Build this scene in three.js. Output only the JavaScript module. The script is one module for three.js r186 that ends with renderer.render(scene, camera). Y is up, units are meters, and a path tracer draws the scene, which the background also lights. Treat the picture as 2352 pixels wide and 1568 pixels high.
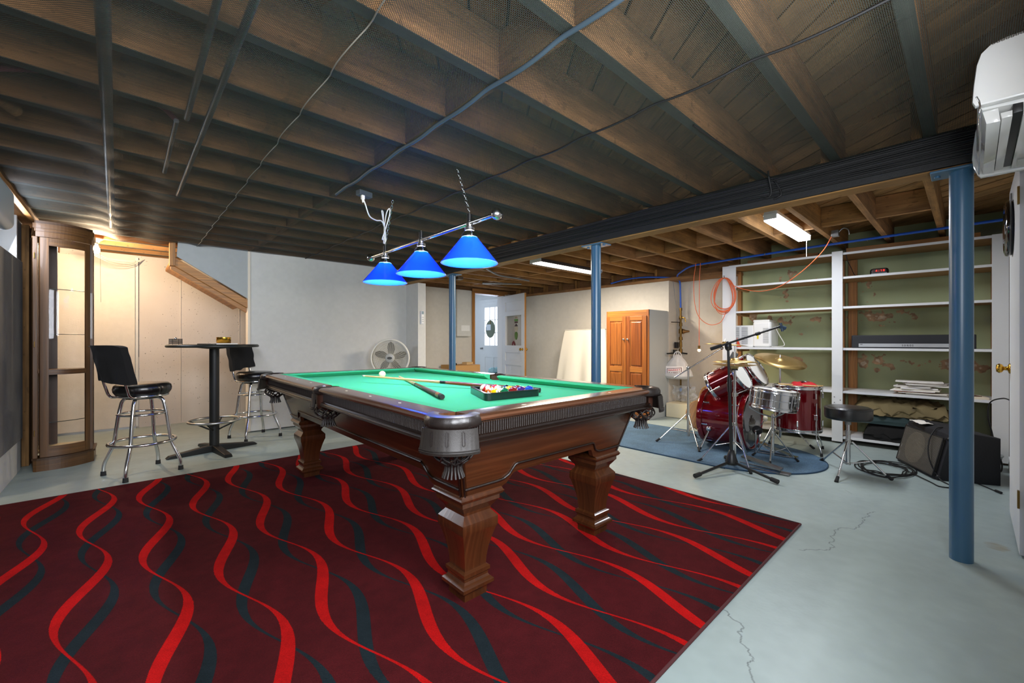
import * as THREE from 'three';
import { RoundedBoxGeometry } from 'three/addons/geometries/RoundedBoxGeometry.js';
import { ConvexGeometry } from 'three/addons/geometries/ConvexGeometry.js';
import { mergeGeometries, toCreasedNormals } from 'three/addons/utils/BufferGeometryUtils.js';
import { RectAreaLightUniformsLib } from 'three/addons/lights/RectAreaLightUniformsLib.js';
import { ImprovedNoise } from 'three/addons/math/ImprovedNoise.js';

// ---------------------------------------------------------------- camera, exposure, lights
RectAreaLightUniformsLib.init();
const scene = new THREE.Scene();
scene.background = new THREE.Color(0xdfe8f2);                     // pale overcast sky outside the windows
const YAW = 42.39 * Math.PI / 180;
const camera = new THREE.PerspectiveCamera(2 * Math.atan(784 / 963) * 180 / Math.PI, 1.5, 0.02, 60);
camera.position.set(0, 1.10, 0);
camera.rotation.set(0, -YAW, 0);
scene.add(camera);
const renderer = new THREE.WebGLRenderer({ antialias: true });
renderer.toneMapping = THREE.LinearToneMapping;
renderer.toneMappingExposure = 1.4;
renderer.shadowMap.enabled = true;
const LIGHT = { cool: 62, warm: 84, bulb: 3.8, shade: 1.7, unseenRear: 24, windowLeft: 16, entry: 12 };
function rectLight(color, intensity, w, h, pos, dir) {
  const l = new THREE.RectAreaLight(color, intensity, w, h);
  l.position.set(...pos); l.lookAt(pos[0] + dir[0], pos[1] + dir[1], pos[2] + dir[2]);
  scene.add(l); return l;
}
// daylight from two unseen windows behind the camera, placed to brighten the near side
rectLight(0xf4f8ff, LIGHT.unseenRear, 1.0, 0.85, [-0.10, 1.58, 0.22], [0, 0, -1]);
rectLight(0xf4f8ff, LIGHT.unseenRear, 0.7, 0.8, [1.15, 1.60, 0.22], [0, 0, -1]);
// daylight through the high window in the left wall and through the glazed entry door
rectLight(0xe6f0ff, LIGHT.windowLeft, 0.78, 0.34, [-0.69, 1.97, -4.86], [1, -0.3, 0]);
rectLight(0xcfe2ff, LIGHT.entry, 0.55, 0.9, [6.36, 1.47, -7.80], [-1, 0, 0]);

// ---------------------------------------------------------------- helpers
let seed = 12345;
const rnd = () => { seed |= 0; seed = seed + 0x6D2B79F5 | 0; let t = Math.imul(seed ^ seed >>> 15, 1 | seed); t = t + Math.imul(t ^ t >>> 7, 61 | t) ^ t; return ((t ^ t >>> 14) >>> 0) / 4294967296; };
const rr = (a, b) => a + (b - a) * rnd();
const V = (x, y, z) => new THREE.Vector3(x, y, z);
const noise = new ImprovedNoise();
const taken = {};
function numbered(n) { const k = taken[n] = (taken[n] ?? -1) + 1; return k ? `${n}_${String(k).padStart(3, '0')}` : n; }
function join(gs) {
  if (!Array.isArray(gs)) return gs;
  if (gs.length === 1) return gs[0];
  const list = gs.map(g => { const h = g.index ? g.toNonIndexed() : g.clone(); for (const k of Object.keys(h.attributes)) if (!['position', 'normal', 'uv'].includes(k)) h.deleteAttribute(k); if (!h.attributes.uv) h.setAttribute('uv', new THREE.BufferAttribute(new Float32Array(h.attributes.position.count * 2), 2)); return h; });
  return mergeGeometries(list, false);
}
function part(name, gs, material, parent, label) {
  const m = new THREE.Mesh(join(gs), material); m.name = name; m.castShadow = m.receiveShadow = true;
  if (label) m.userData.label = label;
  parent.add(m); return m;
}
function thing(name, label, category, pos = [0, 0, 0], turn = 0, group) {
  const g = new THREE.Group(); g.name = numbered(name); g.position.set(...pos); g.rotation.y = turn;
  g.userData = { label, category }; if (group) g.userData.group = group; scene.add(g); return g;
}
function single(name, label, category, gs, material, pos = [0, 0, 0], turn = 0, group) {
  const m = new THREE.Mesh(join(gs), material); m.name = numbered(name); m.castShadow = m.receiveShadow = true;
  m.position.set(...pos); m.rotation.y = turn; m.userData = { label, category }; if (group) m.userData.group = group; scene.add(m); return m;
}
function struct(name, gs, material, label) {
  const m = gs ? new THREE.Mesh(join(gs), material) : new THREE.Group(); m.name = name; m.castShadow = m.receiveShadow = true;
  m.userData = { kind: 'structure' }; if (label) m.userData.label = label; scene.add(m); return m;
}
// box-projected uv in metres, u along the grain (the longest side unless told)
function uvBox(g, grain, off = true) {
  g.computeBoundingBox(); const s = g.boundingBox.getSize(V(0, 0, 0));
  const ax = grain ?? (s.x >= s.y && s.x >= s.z ? 'x' : s.y >= s.z ? 'y' : 'z'); const gi = { x: 0, y: 1, z: 2 }[ax];
  const p = g.attributes.position, n = g.attributes.normal, uv = new Float32Array(p.count * 2), o1 = off ? rr(0, 7) : 0, o2 = off ? rr(0, 7) : 0;
  for (let i = 0; i < p.count; i++) {
    const c = [p.getX(i), p.getY(i), p.getZ(i)], a = [Math.abs(n.getX(i)), Math.abs(n.getY(i)), Math.abs(n.getZ(i))];
    const d = a[0] >= a[1] && a[0] >= a[2] ? 0 : a[1] >= a[2] ? 1 : 2; const rest = [0, 1, 2].filter(k => k !== d);
    let u, v; if (rest.includes(gi)) { u = c[gi]; v = c[rest.find(k => k !== gi)]; } else { u = c[rest[0]] * 0.3; v = c[rest[1]]; }
    uv[2 * i] = u + o1; uv[2 * i + 1] = v + o2;
  }
  g.setAttribute('uv', new THREE.BufferAttribute(uv, 2)); return g;
}
function box(w, h, d, x = 0, y = 0, z = 0, r = 0, grain) {          // centred on x, z; y is the bottom
  const g = r ? new RoundedBoxGeometry(w, h, d, 2, Math.min(r, w / 2.01, h / 2.01, d / 2.01)) : new THREE.BoxGeometry(w, h, d);
  g.translate(x, y + h / 2, z); return uvBox(g, grain);
}
function bx(x0, x1, y0, y1, z0, z1, r = 0, grain) { return box(Math.abs(x1 - x0), Math.abs(y1 - y0), Math.abs(z1 - z0), (x0 + x1) / 2, Math.min(y0, y1), (z0 + z1) / 2, r, grain); }
function cyl(r0, r1, h, x = 0, y = 0, z = 0, seg = 24) { const g = new THREE.CylinderGeometry(r1, r0, h, seg); g.translate(x, y + h / 2, z); return g; }
function rod(a, b, r, r2 = r, seg = 10) {
  const A = Array.isArray(a) ? V(...a) : a, B = Array.isArray(b) ? V(...b) : b, d = B.clone().sub(A), L = d.length();
  const g = new THREE.CylinderGeometry(r2, r, L, seg); g.applyQuaternion(new THREE.Quaternion().setFromUnitVectors(V(0, 1, 0), d.normalize())); g.translate((A.x + B.x) / 2, (A.y + B.y) / 2, (A.z + B.z) / 2); return g;
}
function tube(pts, r, seg = 0, rad = 8, closed = false, tension = 0.5) {
  const c = new THREE.CatmullRomCurve3(pts.map(p => Array.isArray(p) ? V(...p) : p), closed, 'catmullrom', tension);
  return new THREE.TubeGeometry(c, seg || pts.length * 8, r, rad, closed);
}
function bent(pts, r, rad = 10, fillet = 0.04) {                      // straight runs with rounded bends
  const P = pts.map(p => Array.isArray(p) ? V(...p) : p), path = new THREE.CurvePath();
  let prev = P[0];
  for (let i = 1; i < P.length; i++) {
    if (i === P.length - 1) { path.add(new THREE.LineCurve3(prev, P[i])); break; }
    const d0 = P[i - 1].clone().sub(P[i]), d1 = P[i + 1].clone().sub(P[i]); const f = Math.min(fillet, d0.length() * 0.45, d1.length() * 0.45);
    const a = P[i].clone().add(d0.normalize().multiplyScalar(f)), b = P[i].clone().add(d1.normalize().multiplyScalar(f));
    path.add(new THREE.LineCurve3(prev, a)); path.add(new THREE.QuadraticBezierCurve3(a, P[i], b)); prev = b;
  }
  const pts2 = []; for (const c of path.curves) { const n = c.isLineCurve3 ? 2 : 6; for (let k = 0; k < n; k++) pts2.push(c.getPoint(k / n)); } pts2.push(P[P.length - 1]);
  const cv = new THREE.CatmullRomCurve3(pts2, false, 'centripetal'); return new THREE.TubeGeometry(cv, pts2.length * 2, r, rad, false);
}
function ring(R, r, x = 0, y = 0, z = 0, seg = 48, rs = 8) { const g = new THREE.TorusGeometry(R, r, rs, seg); g.rotateX(Math.PI / 2); g.translate(x, y, z); return g; }
function lathe(pts, seg = 32) { return new THREE.LatheGeometry(pts.map(p => new THREE.Vector2(p[0], p[1])), seg); }
function squareLathe(pts) {                                           // [half width, height] turned as a square post
  const g = new THREE.LatheGeometry(pts.map(p => new THREE.Vector2(p[0] * Math.SQRT2, p[1])), 4); g.rotateY(Math.PI / 4);
  return uvBox(toCreasedNormals(g, 0.45), 'y');
}
function ext(pts, depth, bevel = 0, holes = []) {                     // outline in x, y extruded along +z
  const s = new THREE.Shape(pts.map(p => new THREE.Vector2(p[0], p[1]))); for (const h of holes) s.holes.push(new THREE.Path(h.map(p => new THREE.Vector2(p[0], p[1]))));
  const g = new THREE.ExtrudeGeometry(s, { depth, bevelEnabled: bevel > 0, bevelSize: bevel, bevelThickness: bevel, bevelSegments: 2, curveSegments: 24 });
  return g;
}
const rect = (x0, y0, x1, y1) => [[x0, y0], [x1, y0], [x1, y1], [x0, y1]];
function circle(cx, cy, r, n = 32, a0 = 0, a1 = Math.PI * 2) { const o = []; for (let i = 0; i < n; i++) { const a = a0 + (a1 - a0) * i / n; o.push([cx + r * Math.cos(a), cy + r * Math.sin(a)]); } return o; }
function warp(g, f) { const p = g.attributes.position; for (let i = 0; i < p.count; i++) { const q = f(p.getX(i), p.getY(i), p.getZ(i)); p.setXYZ(i, q[0], q[1], q[2]); } g.computeVertexNormals(); return g; }
function blob(w, h, d, amp, freq, sd = 0, r = 0.03) {                 // soft lumpy cushion of cloth
  const g = new THREE.BoxGeometry(w, h, d, 26, 12, 20); const p = g.attributes.position;
  for (let i = 0; i < p.count; i++) {
    let x = p.getX(i), y = p.getY(i), z = p.getZ(i); const ex = Math.abs(x) / (w / 2), ez = Math.abs(z) / (d / 2);
    const fall = Math.pow(Math.max(0, 1 - Math.pow(ex, 4)), 0.35) * Math.pow(Math.max(0, 1 - Math.pow(ez, 4)), 0.35);
    y = (y + h / 2) * (0.35 + 0.65 * fall); const n = noise.noise(x * freq + sd, y * freq * 2 + sd, z * freq) * amp; const m = noise.noise(x * freq * 2.3 + sd, z * freq * 2.3, sd) * amp * 0.6;
    p.setXYZ(i, x + n * 0.8, Math.max(0, y + (y > 0.01 ? n + m : 0)), z + m);
  }
  g.computeVertexNormals(); return g;
}
// ---------------------------------------------------------------- procedural textures
function tex(w, h, f, srgb = true, repeat) {
  const a = new Uint8Array(w * h * 4);
  for (let y = 0; y < h; y++) for (let x = 0; x < w; x++) { const c = f(x, y), i = 4 * (y * w + x); if (typeof c === 'number') a[i] = a[i + 1] = a[i + 2] = Math.max(0, Math.min(255, c)); else { a[i] = Math.max(0, Math.min(255, c[0])); a[i + 1] = Math.max(0, Math.min(255, c[1])); a[i + 2] = Math.max(0, Math.min(255, c[2])); } a[i + 3] = 255; }
  const t = new THREE.DataTexture(a, w, h); t.magFilter = THREE.LinearFilter; t.minFilter = THREE.LinearMipmapLinearFilter; t.generateMipmaps = true; t.wrapS = t.wrapT = THREE.RepeatWrapping;
  if (srgb) t.colorSpace = THREE.SRGBColorSpace; if (repeat) t.repeat.set(...repeat); t.needsUpdate = true; return t;
}
const hsh = (x, y, s) => { let h = Math.imul(x, 374761393) + Math.imul(y, 668265263) + Math.imul(s, 974634721); h = Math.imul(h ^ h >>> 13, 1274126177); return ((h ^ h >>> 16) >>> 0) / 4294967296; };
function vn(x, y, px, py, s) {                                        // periodic value noise
  const x0 = Math.floor(x), y0 = Math.floor(y), fx = x - x0, fy = y - y0, u = fx * fx * (3 - 2 * fx), v = fy * fy * (3 - 2 * fy), m = (a, n) => ((a % n) + n) % n;
  const a = hsh(m(x0, px), m(y0, py), s), b = hsh(m(x0 + 1, px), m(y0, py), s), c = hsh(m(x0, px), m(y0 + 1, py), s), d = hsh(m(x0 + 1, px), m(y0 + 1, py), s);
  return a + (b - a) * u + (c - a) * v + (a - b - c + d) * u * v;
}
function fb(u, v, fx, fy, s, oct = 4) { let t = 0, a = 0.5, n = 0; for (let o = 0; o < oct; o++) { t += a * vn(u * fx, v * fy, fx, fy, s + o); n += a; a *= 0.5; fx *= 2; fy *= 2; } return t / n; }
const woodTex = tex(512, 512, (x, y) => {                             // u along the grain
  const u = x / 512, v = y / 512; const w = fb(u, v, 2, 4, 3, 3) * 1.2; const g = fb(u, v + w * 0.02, 3, 60, 7, 3), l = fb(u, v, 2, 9, 11, 3), s = Math.pow(0.5 + 0.5 * Math.sin((v * 14 + w * 2.2) * Math.PI * 2), 2);
  const k = 0.60 + 0.22 * g + 0.20 * l + 0.10 * s; return [255 * Math.min(1, k), 255 * Math.min(1, k * 0.97), 255 * Math.min(1, k * 0.93)];
}, true, [0.9, 1.9]);
const roughWoodTex = tex(512, 512, (x, y) => {                        // weathered rough-sawn timber
  const u = x / 512, v = y / 512; const g = fb(u, v, 4, 90, 21, 3), l = fb(u, v, 3, 6, 23, 4), b = fb(u, v, 9, 9, 29, 4), st = fb(u, v, 30, 30, 31, 2);
  let k = 0.42 + 0.26 * g + 0.42 * l + 0.20 * (b - 0.5); if (st > 0.80) k *= 0.85; return [255 * Math.min(1, k), 255 * Math.min(1, k * 0.985), 255 * Math.min(1, k * 0.96)];
}, true, [0.8, 1.6]);
const speckTex = tex(512, 512, (x, y) => { const k = 200 + 40 * fb(x / 512, y / 512, 8, 8, 41, 5) + 14 * (hsh(x, y, 5) - 0.5); return k; }, true, [1, 1]);
const grainBump = tex(256, 256, (x, y) => 255 * (0.5 * hsh(x, y, 9) + 0.5 * fb(x / 256, y / 256, 24, 24, 51, 3)), false, [4, 4]);
const weaveBump = tex(128, 128, (x, y) => 128 + 60 * Math.sin(x / 128 * Math.PI * 64) * Math.sin(y / 128 * Math.PI * 64) + 50 * (hsh(x, y, 13) - 0.5), false, [12, 12]);
const wallTex = tex(1024, 1024, (x, y) => {                           // painted wall: faint roller mottle, scuffs
  const u = x / 1024, v = y / 1024; const k = 226 + 20 * fb(u, v, 3, 3, 61, 5) + 8 * fb(u, v, 60, 60, 63, 2); return [k, k - 1, k - 3];
}, true, [0.4, 0.4]);
const pitSpots = []; for (let i = 0; i < 1500; i++) pitSpots.push([hsh(i, 1, 77), hsh(i, 2, 77), 0.6 + 1.3 * Math.pow(hsh(i, 3, 77), 3), 0.5 + hsh(i, 4, 77)]);
const pitMap = new Float32Array(1024 * 1024);
for (const [u, v, r, e] of pitSpots) { const dens = fb(u, v, 4, 4, 71, 3); if (dens < 0.46) continue; const R = Math.ceil(r * 2); for (let j = -R; j <= R; j++) for (let i = -R; i <= R; i++) { const q = Math.hypot(i, j * e) / r; if (q < 1.2) { const k = (((Math.floor(v * 1024) + j + 1024) % 1024) * 1024) + ((Math.floor(u * 1024) + i + 1024) % 1024); pitMap[k] = Math.max(pitMap[k], Math.min(1, 1.6 - q * 1.33)); } } }
const concreteTex = tex(1024, 1024, (x, y) => { const u = x / 1024, v = y / 1024, p = pitMap[y * 1024 + x]; const k = 222 + 26 * fb(u, v, 4, 4, 81, 5) - 10 * fb(u, v, 2, 9, 83, 3); return [k * (1 - 0.45 * p), (k - 3) * (1 - 0.47 * p), (k - 7) * (1 - 0.5 * p)]; }, true, [0.42, 0.42]);
const concreteBump = tex(1024, 1024, (x, y) => 160 + 60 * fb(x / 1024, y / 1024, 10, 10, 85, 4) - 150 * pitMap[y * 1024 + x], false, [0.42, 0.42]);
// painted concrete floor, one sheet of 7.4 x 7.9 m: mottle, scratches, the two cracks and the rusty patch
const FL = { x0: -0.9, z0: -7.5, w: 7.4, d: 7.9 };
const floorMark = new Float32Array(2048 * 2048);
function scratch(pts, wpx, dark, jag = 0) {
  for (let i = 0; i + 1 < pts.length; i++) {
    const [x0, z0] = pts[i], [x1, z1] = pts[i + 1], n = Math.max(2, Math.ceil(Math.hypot(x1 - x0, z1 - z0) / 0.0015));
    for (let k = 0; k <= n; k++) {
      const t = k / n, jx = jag * (noise.noise((x0 + i) * 9 + t * 7, 3.1, i) + 0.5 * noise.noise(t * 23 + i * 5, 1.7, i)), X = x0 + (x1 - x0) * t + jx, Z = z0 + (z1 - z0) * t + jag * noise.noise(t * 9 + i, 8.2, i);
      const px = (X - FL.x0) / FL.w * 2048, py = (Z - FL.z0) / FL.d * 2048; const w = wpx * (0.6 + 0.5 * Math.abs(noise.noise(t * 12, i, 2)));
      for (let b = -2; b <= 2; b++) for (let a = -2; a <= 2; a++) { const ix = Math.round(px + a), iy = Math.round(py + b); if (ix < 0 || iy < 0 || ix > 2047 || iy > 2047) continue; const q = Math.hypot(ix - px, iy - py), m = Math.max(0, Math.min(1, w - q + 0.5)) * dark; const id = iy * 2048 + ix; if (Math.abs(m) > Math.abs(floorMark[id])) floorMark[id] = m; }
    }
  }
}
const crack = (pts, amp) => { for (let k = 0; k < 5; k++) { const o = [pts[0]]; for (let i = 0; i + 1 < pts.length; i++) { const a = pts[i], b = pts[i + 1], L = Math.hypot(b[0] - a[0], b[1] - a[1]); o.push([(a[0] + b[0]) / 2 + rr(-amp, amp) * L, (a[1] + b[1]) / 2 + rr(-amp, amp) * L], b); } pts = o; } scratch(pts, 0.55, 0.7); };
crack([[1.80, -0.687], [1.66, -0.574], [1.57, -0.515], [1.40, -0.40]], 0.22);
crack([[3.56, -0.42], [3.395, -0.452], [3.135, -0.466], [2.883, -0.514], [2.733, -0.506], [2.614, -0.614]], 0.22);
for (let i = 0; i < 260; i++) { const x = rr(2.9, 6.1), z = rr(-6.8, 0.1), a = rr(0, 6.28), l = rr(0.01, 0.12) * (i % 7 ? 1 : 3); scratch([[x, z], [x + l * Math.cos(a), z + l * Math.sin(a)]], 0.4, rr(-0.25, 0.5)); }
for (let i = 0; i < 120; i++) { const x = rr(-0.7, 3.0), z = rr(-7.1, -4.3), a = rr(-0.4, 0.4), l = rr(0.01, 0.2); scratch([[x, z], [x + l * Math.cos(a), z + l * Math.sin(a)]], 0.4, rr(-0.3, 0.4)); }
const floorTex = tex(2048, 2048, (x, y) => {
  const u = x / 2048, v = y / 2048, X = FL.x0 + u * FL.w, Z = FL.z0 + v * FL.d; const n = fb(u, v, 5, 5, 91, 6), f = fb(u, v, 160, 160, 93, 2), sw = fb(u, v, 6, 40, 95, 3);
  let k = 0.80 + 0.16 * n + 0.05 * (f - 0.5) + 0.07 * (sw - 0.5); const m = floorMark[y * 2048 + x];
  let c = [0.98 * k, 1.0 * k, 0.985 * k]; const rp = Math.exp(-Math.pow(Math.hypot(X - 3.44, (Z - 0.09) * 1.4) / 0.075, 4)) * (0.25 + 0.9 * fb(u, v, 300, 120, 97, 3)); if (rp > 0.3) { const q = Math.min(1, (rp - 0.3) * 1.6); c = [c[0] * (1 - q * 0.12), c[1] * (1 - q * 0.26), c[2] * (1 - q * 0.40)]; }
  const dk = m > 0 ? 1 - 0.72 * m : 1 - m * 0.3; return [255 * c[0] * dk, 255 * c[1] * dk, 255 * c[2] * dk];
}, true);
// canvas prints (lettering and other flat print)
function print(w, h, draw) { const c = document.createElement('canvas'); c.width = w; c.height = h; const g = c.getContext('2d'); draw(g, w, h); const t = new THREE.CanvasTexture(c); t.colorSpace = THREE.SRGBColorSpace; t.magFilter = THREE.LinearFilter; return t; }
// ---------------------------------------------------------------- materials
const std = (color, roughness = 0.6, metalness = 0, o = {}) => new THREE.MeshStandardMaterial({ color, roughness, metalness, ...o });
const phy = (color, roughness = 0.6, metalness = 0, o = {}) => new THREE.MeshPhysicalMaterial({ color, roughness, metalness, ...o });
const wood = (color, roughness = 0.5, o = {}) => phy(color, roughness, 0, { map: woodTex, bumpMap: woodTex, bumpScale: 0.0006, ...o });
const M = {
  floor: phy(0xb3bfbf, 0.38, 0, { map: floorTex, bumpMap: grainBump, bumpScale: 0.0006, specularIntensity: 0.5 }),
  wallWhite: std(0xd9d9d4, 0.75, 0, { map: wallTex, bumpMap: wallTex, bumpScale: 0.002 }),
  wallGrey: std(0xb4b9b8, 0.7, 0, { map: wallTex, bumpMap: wallTex, bumpScale: 0.001 }),
  concrete: std(0xe4ddd6, 0.8, 0, { map: concreteTex, bumpMap: concreteBump, bumpScale: 0.006 }),
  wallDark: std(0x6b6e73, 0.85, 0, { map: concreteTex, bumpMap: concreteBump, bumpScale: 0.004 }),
  plaster: std(0xe4dccf, 0.8, 0, { map: wallTex, bumpMap: grainBump, bumpScale: 0.0015 }),
  wallCream: std(0xd8d3c8, 0.75, 0, { map: wallTex, bumpMap: grainBump, bumpScale: 0.002 }),
  stainedBoard: std(0xb88a52, 0.8, 0, { map: roughWoodTex }),
  joist: std(0xcf9c66, 0.85, 0, { map: roughWoodTex, bumpMap: roughWoodTex, bumpScale: 0.002 }),
  joist2: std(0xbb8a58, 0.85, 0, { map: roughWoodTex, bumpMap: roughWoodTex, bumpScale: 0.002 }),
  joistLight: std(0xcc9855, 0.8, 0, { map: roughWoodTex, bumpMap: roughWoodTex, bumpScale: 0.002 }),
  plank: std(0xd0a268, 0.85, 0, { map: roughWoodTex, bumpMap: roughWoodTex, bumpScale: 0.002 }),
  plank2: std(0xba8e58, 0.85, 0, { map: roughWoodTex, bumpMap: roughWoodTex, bumpScale: 0.002 }),
  plank3: std(0xdcb074, 0.85, 0, { map: roughWoodTex, bumpMap: roughWoodTex, bumpScale: 0.002 }),
  greyEdge: std(0x5b615a, 0.8, 0, { map: roughWoodTex }),
  blackPaint: std(0x101111, 0.6, 0, { bumpMap: grainBump, bumpScale: 0.001 }),
  stud: wood(0xb07c44, 0.6),
  stairWood: wood(0xc98f49, 0.45),
  colBlue: phy(0x386280, 0.35, 0, { clearcoat: 0.3, clearcoatRoughness: 0.3 }),
  chrome: std(0xd2d3d4, 0.16, 1),
  chromeDull: std(0xb9b8b4, 0.3, 1),
  steel: std(0x8d8d8b, 0.4, 1),
  brass: std(0xc79a3c, 0.25, 1),
  brassOld: std(0x7b6236, 0.45, 1),
  blackPlastic: std(0x141414, 0.4), blackMatte: std(0x171717, 0.8), rubber: std(0x1a1a1a, 0.85),
  whitePlastic: phy(0xe9e9e6, 0.3, 0, { clearcoat: 0.3 }), whitePaint: phy(0xdadcdd, 0.4, 0, { bumpMap: grainBump, bumpScale: 0.0003 }),
  greyPlastic: std(0x8d9396, 0.5),
  vinyl: phy(0x0d0d0d, 0.28, 0, { clearcoat: 0.4, clearcoatRoughness: 0.25, bumpMap: grainBump, bumpScale: 0.0005 }),
  clothBlack: std(0x111111, 0.95, 0, { bumpMap: weaveBump, bumpScale: 0.0006 }),
  tableTop: phy(0x6d6048, 0.25, 0, { map: speckTex, clearcoat: 0.5 }),
  tableEdge: std(0x171b18, 0.4), ironBlack: std(0x1d1e1d, 0.5, 0.3),
  mahogany: wood(0x4c2a15, 0.28, { clearcoat: 0.5, clearcoatRoughness: 0.18 }),
  mahoganyTop: wood(0x5a3a28, 0.25, { clearcoat: 0.6, clearcoatRoughness: 0.15 }),
  mahoganyDark: wood(0x1e120c, 0.3, { clearcoat: 0.5, clearcoatRoughness: 0.2 }),
  leather: phy(0x1c1512, 0.38, 0, { clearcoat: 0.3, clearcoatRoughness: 0.3, bumpMap: grainBump, bumpScale: 0.0006 }),
  leatherSoft: phy(0x211c18, 0.5, 0, { bumpMap: grainBump, bumpScale: 0.0005 }),
  felt: phy(0x3aa87a, 0.9, 0, { specularIntensity: 0.3, bumpMap: grainBump, bumpScale: 0.0004 }),
  pearl: phy(0xd8d0bc, 0.3),
  cherry: wood(0xb06a2c, 0.35, { clearcoat: 0.3 }), cherry2: wood(0x9c5722, 0.35, { clearcoat: 0.3 }), cherry3: wood(0xc07c38, 0.35, { clearcoat: 0.3 }),
  oak: wood(0x664520, 0.45, { clearcoat: 0.15 }), oakDark: wood(0x4b321a, 0.45),
  glass: phy(0xffffff, 0.02, 0, { transmission: 1, thickness: 0, ior: 1.5, specularIntensity: 0.2 }),
  paper: std(0xe8e4da, 0.9), cardboard: std(0xb98d56, 0.9, 0, { bumpMap: grainBump, bumpScale: 0.0005 }),
  orangeCord: phy(0xd9683c, 0.45), blueTube: phy(0x1450b4, 0.35), whiteCord: phy(0xe6e2d6, 0.5), blackCord: phy(0x0b0b0b, 0.6),
  redDrum: phy(0x6d0410, 0.12, 0.35, { clearcoat: 1, clearcoatRoughness: 0.05 }), drumHead: phy(0xd9d7d0, 0.5), bronze: std(0xd6b878, 0.42, 1, {}),
  foam: std(0xe2d6b4, 0.8), sheet: phy(0xd8d0bf, 0.9, 0, { bumpMap: weaveBump, bumpScale: 0.0004 }),
};
// ---------------------------------------------------------------- the room
const CY = z => 2.15 + 0.011 * Math.max(0, -z - 1);                   // the old floor above rises a little towards the back
{ const g = new THREE.BoxGeometry(7.8, 0.15, 9.5); g.translate(2.95, -0.075, -4.35); const p = g.attributes.position, uv = g.attributes.uv; for (let i = 0; i < p.count; i++) uv.setXY(i, (p.getX(i) - FL.x0) / FL.w, (p.getZ(i) - FL.z0) / FL.d); struct('floor', g, M.floor, 'painted pale grey concrete floor'); }
function wallX(name, X, dir, z0, z1, y0, y1, m, holes = [], th = 0.2, label) {   // face at x = X, thickness away along dir
  const g = ext(rect(z0, y0, z1, y1), th, 0, holes.map(h => rect(...h))); g.rotateY(-Math.PI / 2); g.translate(X + (dir > 0 ? th : 0), 0, 0); return struct(name, uvBox(g, 'z', false), m, label);
}
function wallZ(name, Z, dir, x0, x1, y0, y1, m, holes = [], th = 0.2, label) {
  const g = ext(rect(x0, y0, x1, y1), th, 0, holes.map(h => rect(...h))); g.translate(0, 0, Z - (dir < 0 ? th : 0)); return struct(name, uvBox(g, 'x', false), m, label);
}
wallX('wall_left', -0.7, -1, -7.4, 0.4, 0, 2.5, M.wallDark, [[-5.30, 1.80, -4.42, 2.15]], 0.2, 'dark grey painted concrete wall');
wallZ('wall_back', -7.2, -1, -0.9, 3.3, 0, 2.20, M.concrete, [], 0.2, 'cream painted concrete wall with pitted surface');
{ const g = bx(-0.7, 0.055, 0, 2.13, -7.2, -7.165, 0.004); const m = struct('wall_back_2', g, M.plaster, 'smoother cream wall panel beside the glass cabinet'); part('joint_strip', bx(0.058, 0.085, 0.02, 2.17, -7.2, -7.18), M.wallWhite, m); part('joint_gap', bx(0.088, 0.092, 0.9, 2.17, -7.2, -7.196), M.blackMatte, m); for (const x of [0.513, 1.187]) part('form_ridge', rod([x, 0.02, -7.2], [x, 2.1, -7.2], 0.006, 0.006, 6), M.concrete, m); part('floor_edging', bx(-0.7, 0.06, 0, 0.025, -7.165, -7.15), M.steel, m); }
struct('wall_stair', bx(1.08, 3.16, 0.012, CY(-5.9) - 0.005, -5.98, -5.88, 0.004), M.wallWhite, 'plain white board wall enclosing the stairs');
struct('trim_1', bx(1.055, 1.08, 0.012, 2.19, -6.0, -5.872, 0.003), std(0xe3d7c2, 0.6), 'cream end edge of the stair wall');
struct('wall_wing', bx(3.157, 3.289, 0, 1.97, -5.99, -5.524, 0.003), M.wallWhite, 'short white wing wall');
struct('wall_stair_side', bx(3.16, 3.289, 0, 1.97, -7.2, -5.99), M.wallWhite);
{ const g = ext([[0.395, 2.2], [1.058, 2.2], [1.058, 1.615], [0.385, 2.035]], 0.02); g.translate(0, 0, -5.90); struct('wall_stair_panel', uvBox(g), M.wallGrey, 'blue-grey triangular panel above the stair stringer');
  const s = struct('trim_2', null, null, 'raw wooden stair stringer sloping down to the white wall');
  const a = ext([[0.36, 2.03], [1.06, 1.595], [1.06, 1.505], [0.36, 1.94]], 0.045, 0.003); a.translate(0, 0, -5.95); part('stringer_board', uvBox(a, 'x'), M.stairWood, s);
  const b = ext([[0.34, 1.975], [1.054, 1.535], [1.054, 1.455], [0.34, 1.90]], 0.04, 0.003); b.translate(0, 0, -6.00); part('stringer_board', uvBox(b, 'x'), M.stairWood, s);
  const c = ext([[0.34, 2.02], [1.06, 1.57], [1.06, 1.545], [0.34, 1.995]], 0.9); c.translate(0, 0, -6.92); part('soffit_board', uvBox(c, 'z'), M.stud, s);
  part('end_block', bx(0.325, 0.375, 1.93, 2.19, -6.02, -5.88, 0.003), M.stairWood, s); }
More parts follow.
